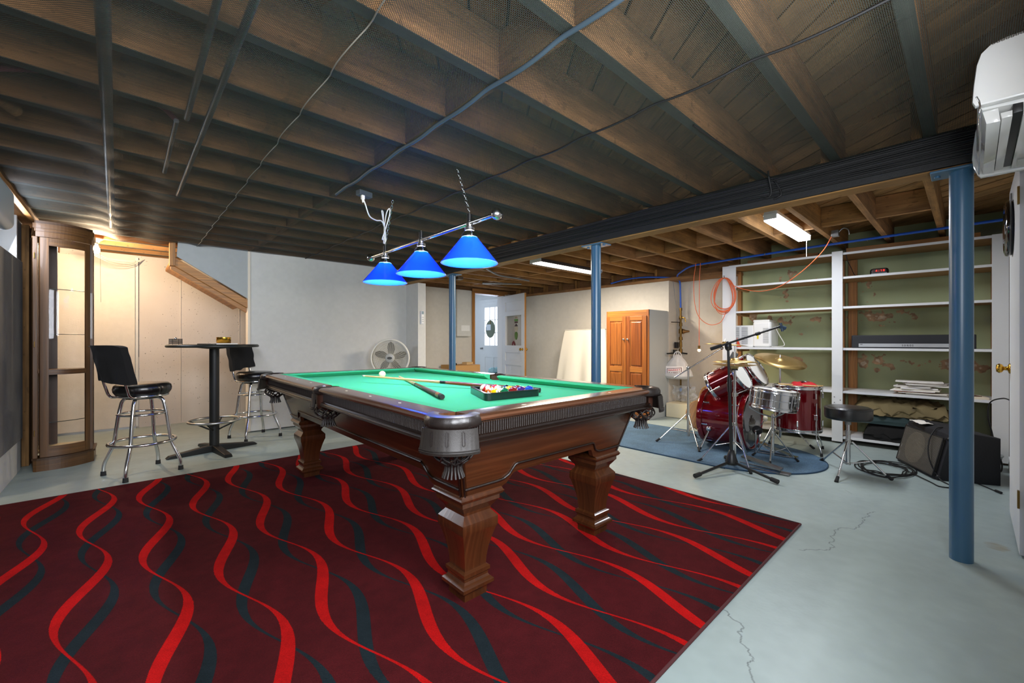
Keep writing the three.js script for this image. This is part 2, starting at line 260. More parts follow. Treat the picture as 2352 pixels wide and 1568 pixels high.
// rear right wall with the doorway
wallZ('wall_rear', -6.6, -1, 3.16, 6.1, 0, 2.09, M.wallCream, [[4.985, 0.001, 5.80, 2.075]], 0.15, 'cream wall with the doorway');
{ const t = struct('trim_3', null, null, 'raw wood door casing'); part('jamb', bx(4.986, 5.02, 0, 2.05, -6.78, -6.575, 0.003), M.stairWood, t); part('casing', bx(4.955, 4.984, 0, 2.075, -6.598, -6.575, 0.003), M.stairWood, t); part('jamb', bx(5.765, 5.799, 0, 2.05, -6.78, -6.575, 0.003), M.whitePaint, t); part('header', bx(4.986, 5.799, 2.05, 2.074, -6.78, -6.575, 0.003), M.stud, t); part('head_casing', bx(4.955, 5.88, 2.076, 2.14, -6.598, -6.575, 0.003), M.stud, t); }
wallX('wall_far', 5.9, 1, -6.75, -3.02, 0, 2.0, M.wallCream, [], 0.35, 'cream painted concrete wall behind the wardrobe');
wallX('wall_far_2', 6.2, 1, -3.02, -2.14, 0, 2.0, M.wallCream, [], 0.2, 'cream wall behind the water pipe');
const peelTex = tex(1024, 1024, (x, y) => {                           // old green paint flaking off brown plaster
  const u = x / 1024, v = y / 1024; const n = fb(u, v, 6, 5, 101, 6), f = fb(u, v, 40, 40, 103, 3), band = Math.exp(-Math.pow((v - 0.357) / 0.035, 2)) * 0.20 + Math.exp(-Math.pow((v - 0.575) / 0.03, 2)) * 0.10; const p = n * 0.62 + f * 0.38 + band - 0.73;
  const k = 0.86 + 0.24 * fb(u, v, 5, 3, 107, 4) - 0.1; let c = [186 * k, 196 * k, 150 * k];
  if (p > 0) { const b = 0.7 + 0.6 * fb(u, v, 60, 60, 109, 3); c = p > 0.10 ? [190 * b, 172 * b, 148 * b] : [165 * b, 135 * b, 104 * b]; } return c;
}, true, [0.42, 0.42]);
wallX('wall_green', 6.2, 1, -2.14, 0.4, 0, 2.36, std(0xffffff, 0.8, 0, { map: peelTex, bumpMap: peelTex, bumpScale: 0.003 }), [], 0.2, 'flaking green painted wall behind the shelves');
wallZ('wall_right', 0.235, 1, -0.9, 6.4, 0, 2.5, M.wallWhite, [[-0.6, 1.15, 0.4, 2.0], [0.8, 1.2, 1.5, 2.0]], 0.2, 'white wall beside the camera');
{ // sill plates and rim boards above the far walls
  const t = struct('trim_4', null, null, 'raw timber plate and rim boards above the far wall'); part('sill_plate', bx(5.86, 6.35, 2.0, 2.04, -6.75, -2.1, 0.003), M.joist2, t); part('rim_board', bx(6.05, 6.1, 2.04, 2.36, -6.75, -2.1), M.joist2, t); part('rim_board', bx(3.2, 6.1, 2.09, 2.36, -6.75, -6.70), M.joist2, t); part('rim_board', bx(-0.9, 3.3, 2.20, 2.42, -7.40, -7.35), M.joist2, t); part('rim_board', bx(6.22, 6.4, 2.0, 2.36, -2.1, 0.4), M.joist2, t);
  for (let i = 0; i < 9; i++) part('block', bx(5.96, 6.05, 2.04, 2.2, -6.4 + i * 0.39, -6.36 + i * 0.39), M.joistLight, t); }
// vestibule behind the doorway
const vest = std(0xdcdcda, 0.7);
wallX('wall_entry', 6.5, 1, -8.9, -6.75, 0, 2.4, vest, [[-8.20, 0.001, -7.36, 2.07]], 0.12, 'white painted entry wall');
wallZ('wall_entry_2', -8.7, -1, 4.7, 6.7, 0, 2.4, vest, [], 0.15); wallX('wall_entry_3', 4.85, -1, -8.7, -6.75, 0, 2.4, vest, [], 0.12);
struct('ceiling_entry', bx(4.7, 6.7, 2.32, 2.42, -8.8, -6.75), M.whitePaint, 'white ceiling of the entry');
struct('trim_5', [bx(6.46, 6.50, 2.05, 2.13, -8.28, -7.28, 0.004), bx(6.46, 6.50, 0, 2.06, -8.28, -8.20, 0.004), bx(6.46, 6.50, 0, 2.06, -7.36, -7.28, 0.004)], vest, 'door casing of the entry door');
// windows
function windowUnit(name, axis, at, a0, a1, y0, y1, nx, ny, depth, mat, label) {   // frame and panes in an opening; axis 'x': plane x = at
  const o = struct(name, null, null, label), w = 0.035; const B = (p0, p1, q0, q1, d0, d1) => axis === 'x' ? bx(at + d0, at + d1, q0, q1, p0, p1, 0.003) : bx(p0, p1, q0, q1, at + d0, at + d1, 0.003);
  const d0 = -depth / 2, d1 = depth / 2;
  part('frame', [B(a0, a0 + w, y0, y1, d0, d1), B(a1 - w, a1, y0, y1, d0, d1), B(a0, a1, y0, y0 + w, d0, d1), B(a0, a1, y1 - w, y1, d0, d1)], mat, o);
  for (let i = 0; i < nx; i++) for (let j = 0; j < ny; j++) { const p0 = a0 + w + (a1 - a0 - 2 * w) * i / nx, p1 = a0 + w + (a1 - a0 - 2 * w) * (i + 1) / nx, q0 = y0 + w + (y1 - y0 - 2 * w) * j / ny, q1 = y0 + w + (y1 - y0 - 2 * w) * (j + 1) / ny; part('pane', B(p0, p1, q0, q1, -0.002, 0.002), M.glass, o); if (i) part('muntin', B(p0 - 0.012, p0 + 0.012, y0, y1, d0 * 0.6, d1 * 0.6), mat, o); if (j) part('muntin', B(a0, a1, q0 - 0.012, q0 + 0.012, d0 * 0.6, d1 * 0.6), mat, o); }
  return o;
}
windowUnit('window_1', 'x', -0.82, -5.30, -4.42, 1.80, 2.15, 2, 1, 0.05, M.whitePaint, 'small high window in the left wall');
struct('trim_6', [bx(-0.9, -0.695, 1.785, 1.80, -5.30, -4.42), bx(-0.9, -0.685, 1.78, 2.15, -5.33, -5.295)], M.whitePaint, 'white painted window reveal');
windowUnit('unseen_window_2', 'z', 0.34, -0.6, 0.4, 1.15, 2.0, 2, 1, 0.05, M.whitePaint); windowUnit('unseen_window_3', 'z', 0.34, 0.8, 1.5, 1.2, 2.0, 2, 1, 0.05, M.whitePaint);  // both unseen, behind the camera, there to light the near half of the room
// left wall details
struct('trim_7', bx(-0.7, -0.655, 0, 2.13, -6.22, -5.62, 0.004), M.stainedBoard, 'brown stained vertical board on the left wall');
struct('wall_left_2', bx(-0.7, -0.69, 0, 0.275, -5.5, 0.2, 0.002), M.wallWhite, 'whitewashed foot of the left wall');
struct('trim_8', bx(-0.7, -0.60, 2.14, 2.20, -7.2, -3.8, 0.004), M.stud, 'bare wood plate along the top of the left wall');
single('felt_board', 'dark grey felt-covered board standing under the small high window', 'board', bx(-0.698, -0.670, 0.28, 1.775, -5.44, -3.4, 0.004), std(0x737372, 0.95, 0, { map: speckTex, bumpMap: grainBump, bumpScale: 0.002 }));
{ const g = new RoundedBoxGeometry(0.12, 0.28, 0.5, 4, 0.05); single('wall_casing', 'pale blue-grey rounded casing cut off by the left picture edge', 'casing', g, phy(0xa9b6bc, 0.35), [-0.63, 1.98, -4.12]); }
// ---------------------------------------------------------------- ceiling: diagonal planks, joists, blocking
const ceiling = struct('ceiling', null, null, 'open joist ceiling with diagonal plank subfloor');
part('dark_gap_backing', bx(-0.9, 6.6, 2.47, 2.52, -7.4, 0.43), M.blackMatte, ceiling);  // black, so the shade in the plank gaps is put into its colour
{
  const a = 38.5 * Math.PI / 180, dx = Math.sin(a), dz = -Math.cos(a), nx = Math.cos(a), nz = Math.sin(a);   // along and across the planks
  const clip = (poly, f) => { const o = []; for (let i = 0; i < poly.length; i++) { const A = poly[i], B = poly[(i + 1) % poly.length], fa = f(A), fb2 = f(B); if (fa >= 0) o.push(A); if (fa * fb2 < 0) { const t = fa / (fa - fb2); o.push([A[0] + (B[0] - A[0]) * t, A[1] + (B[1] - A[1]) * t]); } } return o; };
  const mats = [M.plank, M.plank2, M.plank3, M.plank];
  for (const [x0, x1, z0, z1, lift] of [[-0.7, 3.09, -7.35, 0.25, 1], [3.1, 6.3, -6.75, 0.25, 0]]) {
    for (let s = -8; s < 6; s += 0.150) {
      const w = 0.139; let poly = [[s * nx - 12 * dx, s * nz - 12 * dz], [s * nx + 12 * dx, s * nz + 12 * dz], [(s + w) * nx + 12 * dx, (s + w) * nz + 12 * dz], [(s + w) * nx - 12 * dx, (s + w) * nz - 12 * dz]];
      poly = clip(poly, p => p[0] - x0); if (poly.length > 2) poly = clip(poly, p => x1 - p[0]); if (poly.length > 2) poly = clip(poly, p => p[1] - z0); if (poly.length > 2) poly = clip(poly, p => z1 - p[1]);
      if (poly.length < 3) continue; let area = 0; poly.forEach((p, i) => { const q = poly[(i + 1) % poly.length]; area += p[0] * q[1] - q[0] * p[1]; }); if (Math.abs(area) < 0.01) continue;
      const g = ext(poly.map(p => [p[0], -p[1]]), 0.02); g.rotateX(-Math.PI / 2); const sag = rr(0, 0.004), p = g.attributes.position, uv = g.attributes.uv, o1 = rr(0, 5);
      for (let i = 0; i < p.count; i++) { const X = p.getX(i), Z = p.getZ(i); p.setY(i, p.getY(i) + (lift ? CY(Z) : 2.15) + 0.205 - sag); uv.setXY(i, X * dx + Z * dz + o1, X * nx + Z * nz + o1 * 0.37); }
      part('plank', g, mats[Math.floor(rnd() * 4)], ceiling);
    }
  }
  for (let k = 0; k < 19; k++) { const z = -0.165 - 0.388 * k; if (z < -7.3) break; const y = CY(z); const j = part('joist', bx(-0.7, 3.17, y, y + 0.205, z, z + 0.045, 0.003), [M.joist, M.joist2, M.joist][k % 3], ceiling); part('grey_underside', bx(-0.7, 3.015, y - 0.0015, y + 0.002, z, z + 0.045), M.greyEdge, j, 'grey underside'); }  // thin strip that turns the underside of each near joist grey
  for (let k = 0; k < 18; k++) { const z = -0.214 - 0.39 * k; if (z < -6.6) break; const zz = z + rr(-0.008, 0.008), y = 2.15; part('joist', bx(3.03, 6.08, y, y + 0.205, zz, zz + 0.045, 0.003), [M.joistLight, M.joist, M.joistLight][k % 3], ceiling); part('blocking', bx(4.78, 4.825, y + 0.02, y + 0.2, zz - 0.345, zz, 0.003), [M.joist, M.joistLight][k % 2], ceiling); }
  for (let k = 0; k < 18; k++) { const z = -0.165 - 0.388 * k, y = CY(z); part('blocking', bx(1.10, 1.145, y + 0.01, y + 0.195, z - 0.343, z, 0.003), M.joist2, ceiling); }
}
// ---------------------------------------------------------------- main beam and its cables, steel columns
{
  const b = thing('support_beam', 'long built-up timber beam with black painted face carried by the blue columns', 'beam');
  part('timber_core', bx(3.045, 3.17, 1.97, 2.15, -6.6, 0.2, 0.004), M.joistLight, b); part('black_face_board', bx(3.02, 3.043, 1.975, 2.152, -6.6, 0.2, 0.004), M.blackPaint, b, 'black painted face');
  for (let i = 0; i < 9; i++) { const pts = []; const y0 = 2.015 + i * 0.0145; for (let z = 0.18; z > -6.4; z -= 0.35) pts.push([3.012 - 0.004 * Math.abs(noise.noise(z, i, 3)), y0 + 0.02 * noise.noise(z * 0.7, i * 3.1, 1.5), z]); single('beam_cable', ['lowest black cable clipped along the beam face', 'second lowest black cable clipped along the beam face', 'third lowest black cable clipped along the beam face', 'fourth lowest black cable clipped along the beam face', 'middle black cable clipped along the beam face', 'fourth highest black cable clipped along the beam face', 'third highest black cable clipped along the beam face', 'second highest black cable clipped along the beam face', 'highest black cable clipped along the beam face'][i], 'cable', tube(pts, 0.0045, 60, 6), M.blackCord, [0, 0, 0], 0, 'cables on the beam'); }
  single('hanging_cable', 'slack black cable drooping from a joist over the beam face', 'cable', tube([[2.96, 2.17, -0.86], [2.985, 2.12, -0.86], [3.005, 2.05, -0.855], [3.01, 2.02, -0.87], [3.012, 2.035, -0.93], [3.012, 2.04, -1.1]], 0.005, 40, 6), M.blackCord);
  single('hanging_cable', 'black cable running down the front of a joist onto the beam', 'cable', tube([[2.0, 2.14, -0.90], [2.6, 2.145, -0.885], [2.98, 2.15, -0.87], [3.01, 2.10, -0.83], [3.01, 2.02, -0.80], [3.012, 2.0, -0.84]], 0.006, 60, 6), M.blackCord);
}
[[3.10, -0.034, 'blue painted steel column nearest the camera beside the amplifier'], [3.10, -2.275, 'blue painted steel column behind the middle of the pool table'], [3.10, -4.546, 'farthest blue painted steel column behind the blue lamp shades']].forEach(([x, z, label]) => {
  const c = thing('support_column', label, 'column', [x, 0, z], 0, 'blue steel columns');
  part('shaft', cyl(0.0435, 0.0435, 1.955, 0, 0, 0, 40), M.colBlue, c); part('cap_plate', box(0.15, 0.012, 0.22, 0, 1.955, 0, 0.004), M.colBlue, c);
  for (const s of [-1, 1]) part('bolt', cyl(0.012, 0.012, 0.01, 0, 1.946, s * 0.085, 6), M.colBlue, c);
});
// ---------------------------------------------------------------- netting under the near joists
const netAlpha = tex(64, 64, (x, y) => { const u = (x + 0.5) / 64, v = (y + 0.5) / 64; let d = 1; for (let a = -1; a <= 1; a++) for (let b = -1; b <= 1; b++) for (const [p, q] of [[[0, 0.17], [0.5, 0.33]], [[0.5, 0.33], [1, 0.17]], [[0.5, 0.33], [0.5, 0.67]], [[0.5, 0.67], [0, 0.83]], [[0.5, 0.67], [1, 0.83]], [[0, 0.83], [0, 1.17]]]) { const x0 = p[0] + a, y0 = p[1] + b, x1 = q[0] + a, y1 = q[1] + b, t = Math.max(0, Math.min(1, ((u - x0) * (x1 - x0) + (v - y0) * (y1 - y0)) / ((x1 - x0) ** 2 + (y1 - y0) ** 2))); d = Math.min(d, Math.hypot(u - x0 - t * (x1 - x0), v - y0 - t * (y1 - y0))); } return 255 * Math.max(0, Math.min(1, (0.047 - d) * 26 + 0.5)); }, false);
const netMat = new THREE.MeshStandardMaterial({ color: 0x2e342e, roughness: 0.7, alphaMap: netAlpha, transparent: true, side: THREE.DoubleSide });
function netSheet(x0, x1, z0, z1, y, nx, nz) {
  const g = new THREE.PlaneGeometry(1, 1, nx, nz), p = g.attributes.position, uv = g.attributes.uv;
  for (let i = 0; i < p.count; i++) { const X = x0(p.getY(i)) + (x1(p.getY(i)) - x0(p.getY(i))) * (p.getX(i) + 0.5), Z = z0 + (z1 - z0) * (0.5 - p.getY(i)); p.setXYZ(i, X, y(X, Z), Z); uv.setXY(i, X / 0.0085, Z / 0.0105); }
  g.computeVertexNormals(); return g;
}
{
  const n = thing('ceiling_net', 'fine black plastic netting stretched under the joists over the pool table', 'netting');
  const bulge = (X, c, w, h) => h * Math.exp(-Math.pow((X - c) / w, 2));
  const sag = (X, Z) => CY(Z) - 0.006 - bulge(X, -0.03 - 0.026 * Math.min(1, -Z / 3), 0.09, 0.046) - bulge(X, 0.23, 0.11, 0.028) - 0.012 * Math.abs(Math.sin(Math.PI * (Z + 0.165) / 0.388)) - 0.006 * noise.noise(X * 2, Z * 2, 4) - 0.02 * Math.exp(-Math.pow((X - 0.58) / 0.05, 2)) * Math.abs(Math.sin(Math.PI * (Z + 0.165) / 0.388));
  for (let k = 0; k < 3; k++) part('net_sheet', netSheet(() => -0.69, () => 3.015, 0.19, -6.02, (X, Z) => sag(X, Z) - k * 0.0007, 90, 150), netMat, n);   // three skins give the threads their depth
  part('net_overlap', netSheet(v => 0.44 + 0.05 * Math.abs(Math.sin((v * 6.2) * Math.PI / 0.388)), () => 0.585, 0.19, -6.02, (X, Z) => sag(X, Z) - 0.004, 8, 160), netMat, n, 'doubled hem of the netting');
  const hem = [], s2 = [], s3 = []; for (let k = 0; k <= 120; k++) { const Z = 0.15 - k * 0.05; const ph = Math.abs(Math.sin(Math.PI * (Z + 0.165) / 0.388)); hem.push([0.585 - 0.028 * ph, sag(0.585, Z) - 0.005, Z]); }
  part('hem_cord', tube(hem, 0.0025, 360, 6), std(0x6b675c, 0.8), n, 'pale cord lacing the hem');
  for (let k = 0; k <= 62; k++) { const Z = 0.15 - k * 0.1; s2.push([1.70 + 0.01 * noise.noise(Z, 1, 1), sag(1.7, Z) - 0.006, Z]); s3.push([1.09 + 0.015 * noise.noise(Z * 0.8, 2, 1), sag(1.09, Z) - 0.007, Z]); }
  part('seam_strap', tube(s2, 0.005, 260, 6), M.blackCord, n, 'twisted black seam'); part('seam_strap', tube(s3.slice(0, 33), 0.009, 160, 6), std(0x33424c, 0.6), n, 'blue-grey seam');
}
// pipes and hose seen through the netting
[[-0.03, -0.12, 0.1, -5.4, 0.021, 'thick grey conduit running lengthwise above the netting at far left'], [0.20, 0.20, 0.1, -2.5, 0.012, 'thin grey pipe above the netting, shorter of two parallel'], [0.30, 0.262, 0.1, -3.9, 0.013, 'thin ribbed pipe above the netting, longer of two parallel'], [0.166, 0.163, -2.56, -3.42, 0.011, 'short pipe offcut above the netting left of the hem cord']].forEach(([x0, x1, z0, z1, r, label]) => single('ceiling_pipe', label, 'pipe', rod([x0, CY(z0) - r - 0.002, z0], [x1, CY(z1) - r - 0.002, z1], r, r, 14), M.steel));
single('pink_hose', 'faded pink hose lying on the netting at upper left', 'hose', tube([[-0.66, 2.22, -2.84], [-0.45, 2.215, -2.72], [-0.25, 2.21, -2.56], [-0.05, 2.205, -2.53], [0.10, 2.205, -2.56], [0.17, 2.20, -2.66]], 0.012, 60, 8), std(0x9a4b58, 0.6));
single('drain_pipe', 'short dark drain pipe stub above the netting at left edge', 'pipe', [rod([-0.55, CY(-3) + 0.05, -2.72], [-0.40, CY(-3) + 0.02, -3.05], 0.03), rod([-0.66, CY(-3) + 0.055, -2.9], [-0.47, CY(-3) + 0.055, -2.8], 0.024)], M.joist2);
// ---------------------------------------------------------------- patterned rug
const rugTex = tex(2048, 2048, (x, y) => {
  const X = -0.68 + 3.65 * x / 2048, Z = -4.35 + 3.66 * y / 2048; const n = fb(x / 2048, y / 2048, 12, 12, 111, 4), f = hsh(x, y, 15), l = fb(x / 2048, y / 2048, 90, 90, 113, 2);
  let c = [86, 25, 29]; const P = 1.1;
  const band = (cx, ph, shift, wide) => { const t = 2 * Math.PI * (Z - ph - shift) / P, w = 0.0045 + wide * Math.pow(0.5 + 0.5 * Math.sin(t), 1.3); return Math.abs(X - cx - 0.066 * Math.cos(t)) - w / Math.sqrt(1 + Math.pow(0.066 * 2 * Math.PI / P * Math.sin(t), 2)) ; };
  const k0 = Math.round((X - 0.115) / 0.26);
  for (let k = k0 - 1; k <= k0 + 1; k++) { const ph = ((k % 2) + 2) % 2 ? -4.0 : -3.33; if (band(0.145 + 0.26 * k, ph, 0.38, 0.024) < 0) c = [36, 47, 52]; }
  for (let k = k0 - 1; k <= k0 + 1; k++) { const ph = ((k % 2) + 2) % 2 ? -4.0 : -3.33; if (band(0.115 + 0.26 * k, ph, 0, 0.025) < 0) c = [205, 22, 22]; }
  const m = 0.80 + 0.2 * n + 0.22 * (f - 0.5) + 0.14 * (l - 0.5); return [c[0] * m, c[1] * m, c[2] * m];
}, true);
{ const g = new RoundedBoxGeometry(3.65, 0.012, 3.66, 2, 0.005); g.translate(1.145, 0.006, -2.52); const p = g.attributes.position, uv = g.attributes.uv; for (let i = 0; i < p.count; i++) uv.setXY(i, (p.getX(i) + 0.68) / 3.65, (p.getZ(i) + 4.35) / 3.66);
  const r = thing('area_rug', 'maroon rug with wavy red and charcoal ribbons under the pool table', 'rug'); const pile = grainBump.clone(); pile.repeat.set(40, 40); pile.needsUpdate = true; const m = part('pile', g, phy(0xffffff, 0.95, 0, { map: rugTex, bumpMap: pile, bumpScale: 0.004, specularIntensity: 0.15 }), r);
  const e = [[-0.68, -4.35], [2.97, -4.35], [2.97, -0.69], [-0.68, -0.69]]; for (let i = 0; i < 4; i++) { const a = e[i], b = e[(i + 1) % 4]; part('binding', rod([a[0], 0.0065, a[1]], [b[0], 0.0065, b[1]], 0.0062), std(0x4a2022, 0.9), r); } }
// ---------------------------------------------------------------- pool table
const TB = 0.795, TT = 0.835;                                          // bed cloth and rail top heights
const table = thing('pool_table', 'large mahogany pool table with green cloth and leather pockets', 'pool table', [1.535, 0.012, -2.565]);
{
  const A = 0.74, B = 1.365, D = -0.012;                               // outer half sizes; D lets the heights below be read from the floor
  const legG = squareLathe([[0, 0], [0.058, 0], [0.059, 0.03], [0.066, 0.042], [0.081, 0.049], [0.081, 0.063], [0.074, 0.07], [0.067, 0.074], [0.062, 0.084], [0.0625, 0.094], [0.069, 0.103], [0.069, 0.118], [0.063, 0.122], [0.056, 0.125], [0.058, 0.16], [0.064, 0.20], [0.076, 0.25], [0.088, 0.288], [0.093, 0.30], [0.093, 0.335], [0.069, 0.364], [0.071, 0.376], [0.082, 0.39], [0.092, 0.404], [0.098, 0.41], [0.098, 0.428], [0.108, 0.434], [0.114, 0.445], [0.108, 0.452], [0.106, 0.458], [0.098, 0.465], [0, 0.465]]);
  for (const sx of [-1, 1]) for (const sz of [-1, 1]) { const m = part('leg', legG, M.mahogany, table); m.position.set(sx * 0.445, 0, sz * 1.085); }
  // slanted cabinet panels with a shaped lower edge and a bead following it
  const panel = (half, off, turn) => {
    const k = 0.285, yb = 0.465, L0 = half, L1 = half + k * (0.735 - yb); const cut = [[0.17, 0], [0.205, 0.003], [0.235, 0.018], [0.25, 0.04], [0.262, 0.056], [0.275, 0.06], [0.285, 0.06]];
    const low = [[-L0, yb]]; for (const [s, y] of cut) low.push([-L0 + s, yb + y]); for (const [s, y] of [...cut].reverse()) low.push([L0 - s, yb + y]); low.push([L0, yb]);
    const g = ext([...low, [L1, 0.735], [-L1, 0.735]], 0.025); const f = (x, y, z) => [x, y + D, off + k * (y - yb) + z - 0.025];
    const m = part('cabinet_panel', uvBox(toCreasedNormals(warp(g, f), 0.4), 'x'), M.mahogany, table); m.rotation.y = turn;
    const bead = low.map(([x, y]) => f(x, y + 0.04, 0.029)); part('bead', tube(bead.map(q => V(...q)), 0.0055, 120, 6, false, 0.1), M.mahoganyDark, m);
    for (const s of [-1, 1]) part('corner_bead', rod(f(s * (L0 - 0.012), yb, 0.026), f(s * (L1 - 0.012), 0.73, 0.026), 0.004), M.mahoganyDark, m);
  };
  panel(0.545, 1.185, 0); panel(0.545, 1.185, Math.PI); panel(1.185, 0.545, Math.PI / 2); panel(1.185, 0.545, -Math.PI / 2);
  part('slate', bx(-0.62, 0.62, 0.735 + D, 0.775 + D, -1.25, 1.25), M.mahoganyDark, table);
  // rails: top, ribbed apron and moulding, inlaid sights, cushion
  const rail = (len, off, along, turn, ends, sights) => {             // built along x, facing +z, centred at `along`
    const prof = [[-0.118, TT - 0.034], [-0.118, TT - 0.004], [-0.112, TT], [-0.028, TT], [-0.012, TT - 0.002], [-0.003, TT - 0.008], [0, TT - 0.016], [-0.004, TT - 0.024], [-0.012, TT - 0.029], [-0.020, TT - 0.030], [-0.020, TT - 0.034]];
    const g = ext(prof.map(q => [q[0], q[1]]), len); warp(g, (x, y, z) => [along - len / 2 + z, y + D, off + x]); const m = part('rail', uvBox(toCreasedNormals(g, 0.5), 'x'), M.mahoganyTop, table); m.rotation.y = turn;
    const low = ext([[-0.05, 0.728], [-0.015, 0.728], [-0.006, 0.733], [-0.006, 0.739], [-0.014, 0.743], [-0.011, 0.749], [-0.020, 0.754], [-0.026, 0.757], [-0.026, TT - 0.03], [-0.05, TT - 0.03]], len); warp(low, (x, y, z) => [along - len / 2 + z, y + D, off + x]); part('apron_moulding', uvBox(toCreasedNormals(low, 0.5), 'x'), M.mahoganyDark, m);
    const ribs = [], n = Math.floor((len - 0.02) / 0.0115); for (let i = 0; i < n; i++) { const c = new THREE.CylinderGeometry(0.0044, 0.0044, 0.046, 6, 1); c.translate(along - len / 2 + 0.012 + i * 0.0115, 0.7815 + D, off - 0.0255); ribs.push(c); } part('ribbing', ribs, M.mahoganyDark, m, 'vertical ribbing along the rail');
    for (const s of sights) { const d = ext([[-0.014, 0], [0, -0.006], [0.014, 0], [0, 0.006]], 0.0016); d.rotateX(-Math.PI / 2); d.translate(s, TT + D - 0.001, off - 0.068); part('sight', d, M.pearl, m); }
    const e0 = ends[0], e1 = ends[1], x0 = along - len / 2, x1 = along + len / 2; const P = []; for (const [s, u, y] of [[0, -0.116, TT - 0.001], [0, -0.116, TB], [1, -0.166, TT - 0.004], [1, -0.166, TT - 0.012], [0.5, -0.130, TB + 0.001]]) { P.push(V(x0 + e0 * s, y + D, off + u), V(x1 - e1 * s, y + D, off + u)); } part('cushion', uvBox(toCreasedNormals(new ConvexGeometry(P), 0.3)), M.felt, m, 'green cloth cushion');
  };
  const S = 2 * (A - 0.115), Lh = B - 0.115 - 0.062, Lc = 0.062 + Lh / 2;
  for (const t of [0, Math.PI]) rail(S, B, 0, t, [0.055, 0.055], [-0.31, 0, 0.31]);
  for (const t of [Math.PI / 2, -Math.PI / 2]) for (const s of [-1, 1]) rail(Lh, A, s * Lc, t, s < 0 ? [0.055, 0.02] : [0.02, 0.055], [s * 0.30, s * 0.60, s * 0.90]);
  // bed cloth with bites for the six pockets
  { const bites = []; const W = A - 0.125, L = B - 0.125, c = 0.075, o = []; const bite = (x, z, a0, a1, r) => { for (let i = 0; i <= 10; i++) { const a = a0 + (a1 - a0) * i / 10; o.push([x + r * Math.cos(a), z + r * Math.sin(a)]); } };
    bite(W + 0.045, L + 0.045, Math.PI * 1.40, Math.PI * 1.10, c); bite(-W - 0.045, L + 0.045, Math.PI * 1.90, Math.PI * 1.60, c); bite(-W - 0.07, 0, Math.PI * 0.22, -Math.PI * 0.22, 0.062); bite(-W - 0.045, -L - 0.045, Math.PI * 0.40, Math.PI * 0.10, c); bite(W + 0.045, -L - 0.045, Math.PI * 0.90, Math.PI * 0.60, c); bite(W + 0.07, 0, Math.PI * 1.22, Math.PI * 0.78, 0.062);
    const g = ext(o.map(q => [q[0], -q[1]]), 0.02); g.rotateX(-Math.PI / 2); g.translate(0, TB - 0.02 + D, 0); part('bed_cloth', uvBox(g), M.felt, table, 'green bed cloth'); }
  // pockets: leather cap, flap, strap basket and fringe
  const pocket = (px, pz, dir, corner) => {
    const g0 = new THREE.Group(); const R = corner ? 0.078 : 0.056, span = corner ? 1.75 : 1.45, prof = [[-0.026, -0.045], [-0.028, -0.004], [-0.020, 0.003], [0, 0.005], [0.020, 0.0], [0.029, -0.014], [0.028, -0.032], [0.022, -0.040]];
    const sweep = (pr, Rr, half, n, y) => { const pos = [], idx = [], m = pr.length; for (let i = 0; i <= n; i++) { const a = -half + 2 * half * i / n; for (const q of pr) { const rad = Rr + q[0]; pos.push(rad * Math.sin(a), y + q[1], rad * Math.cos(a)); } } for (let i = 0; i < n; i++) for (let j = 0; j < m; j++) { const a = i * m + j, b = i * m + (j + 1) % m, c = a + m, d = b + m; idx.push(a, c, b, b, c, d); } for (const base of [0, n * m]) for (let j = 1; j + 1 < m; j++) idx.push(base, base + j, base + j + 1); const g = new THREE.BufferGeometry(); g.setAttribute('position', new THREE.Float32BufferAttribute(pos, 3)); g.setIndex(idx); g.computeVertexNormals(); return uvBox(toCreasedNormals(g, 0.7)); };
    const cap = part('pocket', sweep(prof, R, span, 40, TT + D), M.leather, table, 'dark leather pocket'); cap.position.set(px, 0, pz); cap.rotation.y = dir;
    const fw = corner ? 0.86 : 0.34, fr = corner ? 0.128 : 0.088, fo = corner ? -0.018 : -0.005;
    const flap = [[0, TT - 0.038], [0.004, TT - 0.038], [0.012, 0.722], [0.016, 0.715], [0.014, 0.708], [0.008, 0.708], [0.007, 0.722]].map(q => [q[0], q[1] + D]); const f = part('flap', [sweep(flap, fr, fw, 30, 0), ...[0.724, 0.717].map(y => { const pts = []; for (let i = 0; i <= 16; i++) { const a = -fw + 2 * fw * i / 16; pts.push([(fr + 0.0155) * Math.sin(a), y + D, (fr + 0.0155) * Math.cos(a)]); } return tube(pts, 0.002, 40, 5); })], M.leatherSoft, cap, 'embossed leather flap'); f.position.z = fo;
    if (corner) for (const a of [-0.42, 0, 0.42]) { const s = ext([[-0.006, -0.022], [0, -0.028], [0.006, -0.022], [0.006, 0.022], [0, 0.028], [-0.006, 0.022]], 0.002, 0, [[[-0.003, -0.02], [0, -0.024], [0.003, -0.02], [0.003, 0.02], [0, 0.024], [-0.003, 0.02]]]); const q = part('emboss', s, M.leather, cap); q.position.set((fr + 0.0075) * Math.sin(a), 0.765 + D, (fr + 0.0075) * Math.cos(a) + fo); q.rotation.set(-0.09, a, 0, 'YXZ'); }
    const liner = part('liner', lathe([[0.062, TT - 0.005 + D], [0.066, 0.75 + D], [0.062, 0.715 + D], [0.03, 0.69 + D], [0, 0.685 + D]], 28), new THREE.MeshStandardMaterial({ color: 0x3a2016, roughness: 0.5, side: THREE.DoubleSide }), cap, 'brown leather pocket lining');
